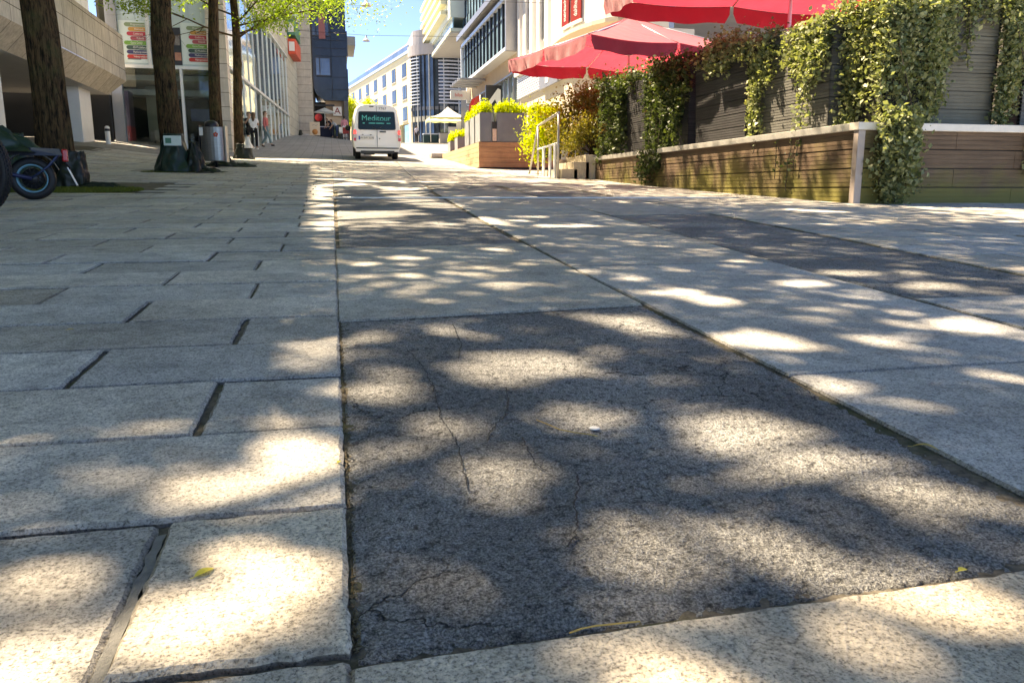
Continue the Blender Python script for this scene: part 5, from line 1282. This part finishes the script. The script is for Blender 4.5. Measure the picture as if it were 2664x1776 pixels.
def zincbox(lab,x0,x1,y0_,y1_,h,seed,z=ZD,hedge=.30,n=1100,group='zinc planters with golden hedge plants'):
    e=empty('zinc_planter',((x0+x1)/2,(y0_+y1_)/2,z),0,lab,'planter',group); hx,hy=(x1-x0)/2,(y1_-y0_)/2
    mb=MB(); mb.box(-hx,hx,-hy,hy,.0,h); mb.build('box',MT['zinc'],e,bevel=.012)
    mb=MB(); mb.box(-hx-.006,-hx-.001,-hy+.03,hy-.03,.02,h-.04); mb.build('sunlit_side',MT['zincsunlit'],e)  # paler sheet paints the sun on the left face
    mb=MB(); mb.box(-hx+.03,hx-.03,-hy+.03,hy-.03,h,h+.01); mb.build('soil',MT['dark'],e)
    p=empty('golden_hedge',((x0+x1)/2,(y0_+y1_)/2,z+h),0,'golden hedge in the '+lab.replace('along the left edge of the larch terrace','along the larch terrace edge'),'hedge plant','golden hedge plants'); rs=np.random.RandomState(seed)
    P=np.stack([rs.uniform(-hx,hx,n)*1.05,rs.uniform(-hy,hy,n)*1.05,rs.uniform(0,1,n)**.8*hedge+rs.normal(size=n)*.05],1)
    P[:,2]*=(.75+.5*np.sin(P[:,0]*7+seed)*.4+.25*np.cos(P[:,1]*6)); link('foliage',leafmesh('foliage',P,.085,MT['hedge'],seed,.5,.5),p)
    mb=MB()
    for k in range(9): x,y=rs.uniform(-hx,hx)*.8,rs.uniform(-hy,hy)*.8; mb.tube([(x,y,0),(x*1.05,y*1.05,hedge*.7)],.008,5)
    mb.build('stems',MT['bark'],p)
    return e
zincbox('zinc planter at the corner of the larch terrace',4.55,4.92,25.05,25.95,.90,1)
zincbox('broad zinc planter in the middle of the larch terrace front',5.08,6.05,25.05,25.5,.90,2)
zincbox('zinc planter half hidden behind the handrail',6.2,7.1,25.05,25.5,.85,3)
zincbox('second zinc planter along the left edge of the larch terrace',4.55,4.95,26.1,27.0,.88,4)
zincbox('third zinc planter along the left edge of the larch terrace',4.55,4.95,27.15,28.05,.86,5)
zincbox('low zinc planter standing apart near the market tent',4.75,5.3,31.0,31.8,.55,6,hedge=.3)
zincbox('farthest low zinc planter beside the plaza',4.75,5.2,33,33.8,.5,7,hedge=.35,n=700)
for (x,z0_,lab) in ((5.0,0,'narrow menu board in a dark frame between two zinc planters'),(6.13,.3,'small upright card beside the broad zinc planter')):
    e=empty('menu_board',(x,25.02,ZD+.0),0,lab,'sign'); mb=MB(); mb.box(-.075,.075,0,.03,0,.62 if z0_==0 else .5); mb.build('frame',MT['blackpl'],e); mb=MB(); mb.box(-.065,.065,-.008,0,.03,.4); mb.build('card',M('menu print',(.6,.42,.34),.6,.35,14),e)
# ---------------------------------------------------------------- pots and shrubs
def shrub(name,lab,c,sg,n,size,mat,seed,cat='shrub',h=0,group=None,lobes=18):
    rs=np.random.RandomState(seed); e=empty(name,c,0,lab,cat,group); P=[];mb=MB()
    for k in range(lobes):
        d=rs.normal(size=3); d/=np.linalg.norm(d); q=np.array([d[0]*sg[0],d[1]*sg[1],h+abs(d[2])*sg[2]*1.5-.2*sg[2]]); 
        P.append(q+rs.normal(size=(n//lobes,3))*np.array(sg)*.28)
        mb.tube([(0,0,0),(q[0]*.4,q[1]*.4,q[2]*.6),tuple(q)],[.02,.012,.005],5)
    mb.build('stems',MT['bark'],e); link('foliage',leafmesh('foliage',np.concatenate(P),size,mat,seed,.45,.3),e); return e
shrub('shrub','sunlit yellow-green leafy shrub behind the handrail',(5.9,22.3,1.4),(.55,.45,.75),4200,.10,MT['hedge'],31,h=.35,lobes=26)
shrub('shrub','tall bronze-green shrub rising under the red parasol',(6.75,20.6,1.45),(.85,.6,.78),9000,.085,MT['bronze'],32,h=.55,lobes=34)
shrub('shrub','bronze shrub with pale leaves low beside the dark ivy planter',(6.5,19.6,1.40),(.55,.5,.5),4500,.075,MT['bronze'],33,h=.3,lobes=26)
def pot(lab,x,y,z,r,h,plant,seed):
    e=empty('plant_pot',(x,y,z),0,lab,'plant pot'); mb=MB(); mb.lathe((0,0,0),[(0,0),(r*.68,0),(r*.95,h*.93),(r,h*.93),(r,h),(r*.88,h),(r*.85,h*.85),(0,h*.85)],24); mb.build('pot',MT['terracotta'],e)
    if plant: shrub('potted_plant',plant,(x,y,z+h*.85),(r*1.1,r*1.1,r*.9),900,.05,MT['ivydark'],seed,'plant',.1)
pot('grey tapered pot on the rail end of the terrace',6.32,20.0,RT-.02,.19,.38,'bushy dark green plant in the grey tapered pot',41)
pot('light grey pot hanging low beside the alcove',5.95,20.7,G(5.95,20.7)+.12,.14,.3,None,42)
pot('pale pot half hidden behind the grey tapered pot',6.75,19.3,RT+.0,.2,.4,None,43)
bkx=empty('striped_windbreak',(6.9,21.6,1.2),0,'white and black striped screen behind the handrail','screen')
for i in range(8):
    mb=MB(); mb.box(-.9+i*.2,-.9+i*.2+.195,0,.03,0,.75); mb.build('slat',MT['white'] if i%2 else MT['blackpl'],bkx)
# ---------------------------------------------------------------- people
def person(lab,loc,rz,h,shirt,legs,hair,hairlen=.2,pose=None,shoes=None,sleeve=1,shorts=False,bag=False):
    e=empty('person',loc,rz,lab,'person'); J=dict(pel=(0,0,.93),wst=(0,0,1.08),chs=(0,.0,1.28),nk=(0,.01,1.45),hb=(0,0,1.53),hd=(0,-.015,1.63),tp=(0,0,1.71),
      sl=(-.17,0,1.39),sr=(.17,0,1.39),el=(-.22,.02,1.12),er=(.22,.02,1.12),wl=(-.23,-.05,.88),wr=(.23,-.05,.88),
      hl=(-.09,0,.90),hr=(.09,0,.90),kl=(-.10,-.01,.49),kr=(.10,-.01,.49),al=(-.10,.02,.09),ar=(.10,.02,.09),tl=(-.12,-.15,.035),tr=(.12,-.15,.035))
    if pose: J.update(pose)
    k=h/1.73
    def skin(name,chain,rad,mat,root,par=e,sub=2):
        names=[];ed=[]
        for a,b in chain:
            for q in (a,b):
                if q not in names: names.append(q)
            ed.append((names.index(a),names.index(b)))
        me=bpy.data.meshes.new(name); me.from_pydata([tuple(c*k for c in J[q]) for q in names],ed,[]); o=link(name,me,par)
        m=o.modifiers.new('skin','SKIN'); m.use_smooth_shade=True
        for i,q in enumerate(names):
            r=rad[q]*k; sv=me.skin_vertices[0].data[i]; sv.radius=(r,r) if not isinstance(rad[q],tuple) else tuple(x*k for x in rad[q]); sv.use_root=(q==root)
        s=o.modifiers.new('sub','SUBSURF'); s.levels=sub; s.render_levels=sub; me.materials.append(mat); return o
    body=[('pel','wst'),('wst','chs'),('chs','nk'),('nk','hb'),('hb','hd'),('hd','tp'),('chs','sl'),('sl','el'),('el','wl'),('chs','sr'),('sr','er'),('er','wr'),('pel','hl'),('hl','kl'),('kl','al'),('al','tl'),('pel','hr'),('hr','kr'),('kr','ar'),('ar','tr')]
    rad=dict(pel=.115,wst=.105,chs=.125,nk=.05,hb=.062,hd=.088,tp=.055,sl=.052,sr=.052,el=.040,er=.040,wl=.026,wr=.026,hl=.085,hr=.085,kl=.055,kr=.055,al=.036,ar=.036,tl=.03,tr=.03)
    for s in 'lr':
        el_,wr_=Vector(J['e'+s]),Vector(J['w'+s]); d=(wr_-el_).normalized(); sd_=d.cross(Vector((0,1,.2))).normalized()
        J['p'+s]=tuple(wr_+d*.06); rad['p'+s]=.024; body.append(('w'+s,'p'+s))
        for i,(o_,l_) in enumerate(((-.024,.065),(-.008,.08),(.008,.075),(.024,.058))):
            J['f%d'%i+s]=tuple(wr_+d*(.075+l_)+sd_*o_+Vector((0,-.012,0))); rad['f%d'%i+s]=.008; body.append(('p'+s,'f%d'%i+s))
        J['t_'+s]=tuple(wr_+d*.07+sd_*(-.045)+Vector((0,-.02,0))); rad['t_'+s]=.009; body.append(('w'+s,'t_'+s))
    skin('body',body,rad,MT['skin'],'pel')
    # face
    hd=Vector(J['hd'])*k; hb_=Vector(J['hb'])*k; mb=MB()
    mb.lathe(hd+Vector((0,-.088*k,-.015*k)),[(0,-.02*k),(.012*k,.0),(.014*k,.012*k),(0,.02*k)],8,axis='Y'); mb.build('nose',MT['skin'],e)
    for sx in (-.032,.032): mb=MB(); mb.lathe(hd+Vector((sx*k,-.078*k,.01*k)),[(0,-.010*k),(.009*k,-.004*k),(.009*k,.004*k),(0,.008*k)],8,axis='Y'); mb.build('eye',MT['dark'],e)
    for sx in (-.088,.088): mb=MB(); mb.lathe(hd+Vector((sx*k,0,-.01*k)),[(0,-.012*k),(.022*k,-.006*k),(.022*k,.006*k),(0,.012*k)],8,axis='X'); mb.build('ear',MT['skin'],e)
    # hair
    mb=MB(); ax=hd+Vector((0,.02*k,.03*k)); n=10
    for i in range(n+1):
        u=i/n
        for q in range(16):
            a=2*PI*q/16; ph=u*PI*.62; r=.103*k; x=r*math.sin(ph)*math.cos(a); y=r*1.05*math.sin(ph)*math.sin(a); z=r*math.cos(ph)
            if math.sin(a)>0.1: z-=hairlen*k*max(0,u-.55)*2.2*math.sin(a); y+=.01*k
            elif u>.62: z=max(z,r*math.cos(PI*.38)); 
            if math.sin(a)<-.5: y*=.93
            mb.v.append((ax.x+x,ax.y+y,ax.z+z))
    for i in range(n):
        for q in range(16):
            a=i*16+q;b2=i*16+(q+1)%16; mb.f.append((a,b2,b2+16,a+16));mb.m.append(0);mb.sm.append(True)
    mb.build('hair',hair,e)
    # clothes
    J['bt']=tuple((Vector(J['pel'])+Vector((0,0,-.05)))); 
    sr=dict(bt=.15,pel=.145,wst=.13,chs=.148,sl=.075,sr=.075,el=.058,er=.058,nk=.062)
    ch=[('bt','pel'),('pel','wst'),('wst','chs'),('chs','nk'),('chs','sl'),('chs','sr')]
    for s in 'lr':
        J['m'+s]=tuple(Vector(J['s'+s]).lerp(Vector(J['e'+s]),.62)); sr['m'+s]=.062
        J['v'+s]=tuple(Vector(J['e'+s]).lerp(Vector(J['w'+s]),.85)); sr['v'+s]=.038
        if sleeve==1: ch.append(('s'+s,'m'+s))
        elif sleeve>1: ch+= [('s'+s,'e'+s),('e'+s,'v'+s)]
    skin('shirt',ch,sr,shirt,'wst')
    lr=dict(bt=.135,hl=.105,hr=.105,kl=.072,kr=.072,al=.06,ar=.06); ch=[('bt','hl'),('bt','hr')]
    for s in 'lr':
        J['c'+s]=tuple(Vector(J['a'+s])+Vector((0,0,.04))); lr['c'+s]=.062
        J['u'+s]=tuple(Vector(J['h'+s]).lerp(Vector(J['k'+s]),.7)); lr['u'+s]=.09
        ch+= [('h'+s,'u'+s)] if shorts else [('h'+s,'k'+s),('k'+s,'c'+s)]
    skin('trousers' if not shorts else 'shorts',ch,lr,legs,'bt')
    for s in 'lr':
        J['z'+s]=tuple(Vector(J['a'+s])+Vector((0,.03,-.04))); J['y'+s]=tuple(Vector(J['t'+s])+Vector((0,-.01,.0)))
        skin('shoe',[('z'+s,'y'+s)],{'z'+s:.045,'y'+s:.042},shoes or MT['white'],'z'+s,sub=2)
    if bag: mb=MB(); mb.box(-.30*k,-.16*k,.05,.22,.75*k,1.15*k); mb.build('bag',MT['blackpl'],e,bevel=.03)
    return e
person('person in a white shirt and black trousers seen from behind by the glass facade',gz(-3.42,38.6),R_(176),1.62,cloth('white shirt',(.80,.80,.80)),cloth('black trousers',(.012,.012,.014)),MT['hairbrown'],.32,dict(el=(-.20,-.12,1.16),wl=(-.12,-.30,1.22),er=(.20,-.12,1.16),wr=(.12,-.30,1.22)))
person('person in a black top and shorts facing the white-shirted person, hand at the face',gz(-3.68,39.4),R_(25),1.64,cloth('black top',(.015,.015,.018)),cloth('black shorts',(.015,.015,.017)),MT['hairblack'],.1,dict(el=(-.24,-.1,1.18),wl=(-.08,-.22,1.45)),shorts=True)
person('person in a red shirt and teal trousers walking to the right past the glass facade',gz(-3.15,42.0),R_(75),1.70,cloth('red checked shirt',(.45,.12,.12)),cloth('faded teal jeans',(.16,.24,.26)),MT['hairbrown'],.08,dict(kl=(-.10,-.18,.52),al=(-.10,-.28,.12),tl=(-.11,-.44,.08),kr=(.10,.05,.49),ar=(.10,.28,.12),tr=(.11,.14,.035)),shoes=MT['blackpl'],sleeve=2)
person('person in a pink shirt and white trousers standing by the pharmacy, seen from behind',gz(1.0,62.5),R_(170),1.72,cloth('pink shirt',(.72,.30,.36)),cloth('white trousers',(.70,.72,.80)),MT['hairblack'],.1,None,shoes=MT['white'],sleeve=2)
bend=dict(chs=(0,-.22,1.17),wst=(0,-.08,1.05),nk=(0,-.34,1.27),hb=(0,-.40,1.30),hd=(0,-.46,1.35),tp=(0,-.50,1.41),sl=(-.17,-.28,1.22),sr=(.17,-.28,1.22),el=(-.2,-.38,.98),er=(.2,-.38,.98),wl=(-.15,-.5,.82),wr=(.15,-.5,.82))
person('person in a dark vest bending over the cafe table by the pharmacy',gz(.05,63.0),R_(-60),1.65,cloth('dark vest',(.02,.02,.04)),cloth('dark jeans',(.03,.04,.07)),MT['hairbrown'],.1,bend,shoes=MT['blackpl'])
person('person in a pale blue shirt bending beside the cafe table',gz(.42,62.4),R_(-80),1.62,cloth('pale blue shirt',(.38,.46,.55)),cloth('blue jeans',(.04,.07,.15)),MT['hairbrown'],.1,bend,shoes=MT['blackpl'])
person('person in a pale top with a black bag before the rounded glass corner',gz(8.6,84),R_(150),1.75,cloth('pale lilac top',(.5,.48,.55)),cloth('black trousers far',(.012,.012,.015)),MT['hairblack'],.1,None,bag=True,shoes=MT['blackpl'])
person('distant person in a grey-blue shirt standing behind the low hedge at the plaza',gz(12.6,82),R_(10),1.75,cloth('grey blue shirt',(.2,.28,.38)),cloth('dark trousers far',(.02,.02,.03)),MT['hairblack'],.08,None,shoes=MT['blackpl'])
# ---------------------------------------------------------------- cafe furniture at the pharmacy
def small_parasol(lab,loc,r,h,mat):
    e=empty('cafe_parasol',loc,0,lab,'parasol'); mb=MB(); mb.lathe((0,0,h),[(r,-.32),(r*.6,-.16),(r*.2,-.02),(0,.05)],10,smooth=False); mb.build('canopy',mat,e); mb=MB(); mb.tube([(0,0,0),(0,0,h)],.03,8); mb.build('pole',MT['whiteal'],e)
small_parasol('small pale parasol over the cafe tables under the navy building',gz(-.42,64.5),.85,2.15,MT['whitefab'])
e=empty('cafe_table',gz(-.3,63.4),0,'long cafe table with a white cloth and dark skirt by the pharmacy','table'); mb=MB(); mb.box(-.75,.55,-.4,.4,.72,.78); mb.build('tabletop',M('lilac cloth',(.55,.55,.68),.7,.1,4),e); mb=MB(); mb.box(-.73,.53,-.38,.38,0,.72); mb.build('skirt',M('dark navy skirt',(.01,.015,.04),.8,.2,4),e)
e=empty('pavement_sign',gz(-1.15,61.2),0,'cream pavement board with an orange food picture beside the stone wall','sign'); mb=MB(); mb.box(-.36,.36,0,.05,.05,1.0); mb.build('board',M('cream board',(.68,.56,.43),.6,.1,3),e); mb=MB(); mb.lathe((0,-.006,.3),[(0,0),(.2,0),(.2,.006)],16,axis='Y'); mb.build('picture',M('orange food print',(.6,.25,.08),.6,.4,14),e)
mb=MB(); mb.tube([(-.2,-.005,.75),(-.05,-.005,.82),(.05,-.005,.74),(.2,-.005,.8)],.012,5); mb.build('script_line',MT['print'],e)
for x in (-.3,.3): mb=MB(); mb.box(x-.02,x+.02,.05,.35,0,.9); mb.build('leg',MT['blackpl'],e)
e=empty('black_bundle',gz(-2.15,60.5),0,'small black bundle leaning at the foot of the stone wall','bag'); lumpy('bundle',MT['bagdark'],e,(0,0,0),.16,.12,.38,51,.1,.6,10,16)
e=empty('stone_block',gz(-1.75,60.2),0,'low pale stone lump beside the black bundle','stone'); lumpy('lump',MT['soffit'],e,(0,0,0),.3,.2,.12,53,.1,.7,8,16)
for i,(x,y,m,lab) in enumerate(((1.05,61.0,MT['signred'],'dark red chair back beside the van, left of its tail light'),(.85,61.8,MT['white'],'white chair beside the person in pink'),(.62,63.6,MT['blackpl'],'black chair behind the person in pink'))):
    c=empty('cafe_chair',gz(x,y),.3*i,lab,'chair','chairs outside the pharmacy'); mb=MB(); mb.box(-.22,.22,-.22,.22,.43,.47); mb.build('seat',m,c); mb=MB(); mb.box(-.22,.22,.2,.23,.5,.9); mb.build('backrest',m,c)
    for sx in (-.2,.2):
        for sy in (-.2,.2): mb=MB(); mb.box(sx-.015,sx+.015,sy-.015,sy+.015,0,.43); mb.build('leg',MT['blackpl'],c)
# ---------------------------------------------------------------- market tent
e=empty('market_tent',gz(11.3,80),0,'white pop-up market tent with a yellow-green valance in front of the glass corner','tent')
mb=MB(); r=2.0; ap=(0,0,3.5); cs=[(-r,-r,2.35),(r,-r,2.35),(r,r,2.35),(-r,r,2.35)]
for i in range(4):
    a,b=Vector(cs[i]),Vector(cs[(i+1)%4]); A=Vector(ap); m=4
    for j in range(m):
        u0,u1=j/m,(j+1)/m; f_=lambda p,u:p.lerp(A,u)-Vector((0,0,.35*math.sin(PI*u)*.7))
        mb.q([f_(a,u0),f_(b,u0),f_(b,u1),f_(a,u1)],0,True)
mb.build('canopy',MT['whitefab'],e)
for i in range(4):
    a,b=Vector(cs[i]),Vector(cs[(i+1)%4]); mb=MB(); d=Vector((0,0,-.24)); n=8
    for j in range(n):
        p,q=a.lerp(b,j/n),a.lerp(b,(j+1)/n); mb.q([p+d*(1-.25*(j%2)),q+d*(1-.25*((j+1)%2)),q,p],0,False)
    mb.build('valance',MT['yelfab'],e)
    mb=MB(); mb.tube([(cs[i][0]*.98,cs[i][1]*.98,0),(cs[i][0]*.98,cs[i][1]*.98,2.35)],.03,6); mb.build('leg',MT['whiteal'],e)
e=empty('market_table',gz(9.9,79),0,'stall table with a white top and dark teal skirt left of the market tent','table'); mb=MB(); mb.box(-1.2,.9,-.4,.4,.8,.9); mb.build('tabletop',MT['signblue'],e); mb=MB(); mb.box(-1.18,.88,-.38,.38,0,.8); mb.build('skirt',M('teal skirt',(.015,.05,.06),.8,.2,3),e)
e=empty('cool_box',gz(10.6,78),0,'light grey cabinet under the market tent','cabinet'); mb=MB(); mb.box(-.45,.45,-.3,.3,0,.95); mb.build('cabinet',MT['soffit'],e,bevel=.03); mb=MB(); mb.box(-.47,.47,-.32,.32,.955,1.0); mb.build('lid',MT['blackpl'],e)
e=empty('display_board',gz(11.45,77.6),0,'tall white display board with a yellow emblem under the market tent','sign'); mb=MB(); mb.box(-.45,.45,0,.06,.1,1.55); mb.build('board',MT['white'],e); mb=MB(); mb.lathe((.05,-.006,.75),[(0,0),(.2,0),(.2,.006)],14,axis='Y'); mb.build('emblem',M('ochre emblem',(.5,.42,.12),.6,.2,5),e)
e=shrub('flower_stand','mixed red and white flowers standing right of the market tent',(12.9,78.5,G(12.9,78.5)),(.8,.5,.45),900,.16,MT['redflower'],61,'flowers',.25)
shrub('flower_stand','white flowers at the foot of the market tent',(12.2,78,G(12.2,78)),(.4,.4,.3),400,.16,MT['whitefab'],62,'flowers',.2)
e=empty('white_screen',gz(13.4,79),0,'plain white panel screen behind the flowers','screen'); mb=MB(); mb.box(-1.4,1.5,0,.08,.2,2.1); mb.build('panel',MT['white'],e); 
# far trees beside the cream building
def far_tree(lab,x,y,h,r,seed):
    rs=np.random.RandomState(seed); e=empty('young_tree',gz(x,y),0,lab,'tree','young trees by the cream building'); mb=MB(); mb.tube([(0,0,0),(.1,0,h*.5),(0,0,h)],[.1,.08,.03],8); mb.build('trunk',MT['bark'],e)
    P=[]
    for k in range(22):
        a=rs.uniform(0,6.28);z=h*rs.uniform(.35,1.05);q=np.array([r*math.cos(a)*rs.uniform(.2,1),r*math.sin(a)*rs.uniform(.2,1),z]); P.append(q+rs.normal(size=(150,3))*.3)
    link('crown',leafmesh('crown',np.concatenate(P),.22,MT['hedge'],seed,.5,.4),e)
far_tree('bright green young tree between the navy building and the van',1.95,92,4.2,.6,71)
far_tree('bright green young tree showing above the van roof',4.6,98,4.6,.6,72)
# ---------------------------------------------------------------- small things on the ground
def leaf_obj(name,lab,px,py,L,W,rz,mat,curl=.12,cat='leaf'):
    p=gnd(px,py); o=empty(name,(p.x,p.y,p.z+.004),rz,lab,cat); n=12; mb=MB()
    for i in range(n):
        a,b2=i/n,(i+1)/n; wa,wb=W/2*math.sin(PI*a)**.7,W/2*math.sin(PI*b2)**.7
        za,zb_=curl*L*math.sin(PI*a)*.3+.001,curl*L*math.sin(PI*b2)*.3+.001
        for s in (-1,1): mb.q([(a*L-L/2,0,za),(b2*L-L/2,0,zb_),(b2*L-L/2,s*wb,zb_+wb*.35),(a*L-L/2,s*wa,za+wa*.35)],0,True)
    mb.build('blade',mat,o); mb=MB(); mb.tube([(-L/2-.006,0,.001),(-L/2+.001,0,.001)],.0006,5); mb.build('stalk',mat,o)
K=2664/2352
leaf_obj('fallen_leaf','yellow oval leaf lying on the near left granite paver',470*K,1322*K,.030,.014,.75,MT['yleaf'])
leaf_obj('fallen_leaf','curled tan leaf caught at the slab edge on the right',2125*K,1036*K,.050,.012,-.85,MT['tanleaf'],.5)
leaf_obj('fallen_leaf','tiny yellow leaf on the asphalt edge near the front slab',2210*K,1316*K,.016,.010,.2,MT['yleaf'])
leaf_obj('fallen_leaf','tiny yellow leaf wedged in the long joint',779*K,1066*K,.012,.008,1.2,MT['yleaf'])
leaf_obj('fallen_leaf','pale leaf scrap lying in a paver gap on the left',163*K,760*K,.02,.012,.5,MT['tanleaf'])
p=gnd(1365*K,984*K); o=empty('chewing_gum',(p.x,p.y,p.z),0,'flat white spot of chewing gum on the near asphalt','gum'); mb=MB(); pr=[(.011*(1+.12*math.sin(k*2.1))*math.cos(k*PI/8),.011*(1+.1*math.cos(k*1.7))*math.sin(k*PI/8),.0) for k in range(16)]; mb.prism(pr,(0,0,.0022)); mb.build('gum',MT['white'],o)
def twig(lab,pts):
    P=[gnd(a*K,b*K)+Vector((0,0,.004)) for a,b in pts]; o=empty('twig',P[0],0,lab,'twig'); mb=MB(); mb.tube([q-P[0] for q in P],.0011,6); mb.build('stem',MT['tanleaf'],o)
twig('thin dry stalk lying across the middle of the near asphalt',[(1232,968),(1258,978),(1285,990),(1320,997),(1350,1001),(1372,1005)])
twig('thin dry stalk lying along the front edge of the asphalt',[(1308,1460),(1335,1450),(1370,1443),(1420,1438),(1470,1433)])
# moss and debris tufts in the joints
gp=[]; rs=np.random.RandomState(5)
for (a,b) in (((490,890),(455,1012)),((225,815),(145,905)),((555,738),(545,795)),((335,695),(300,740)),((590,650),(580,685)),((160,660),(110,700)),((370,1240),(300,1400))):
    p,q=gnd(a[0]*K,a[1]*K),gnd(b[0]*K,b[1]*K)
    for _ in range(160): u=rs.uniform(); s=p.lerp(q,u); gp.append((s.x+rs.normal()*.004,s.y,s.z-.022+rs.uniform(0,.010)))
for _ in range(900): y=.84+rs.uniform()**1.5*1.9; gp.append((.004+rs.normal()*.003,y,G(0,y)-.012+rs.uniform(0,.008)))
tag(link('joint_debris',leafmesh('joint_debris',gp,.009,M('dry moss and litter',(.20,.15,.08),.9,.5,60),6,.3,0,.6)),kind='stuff',label='dry moss and litter caught in the paving joints')
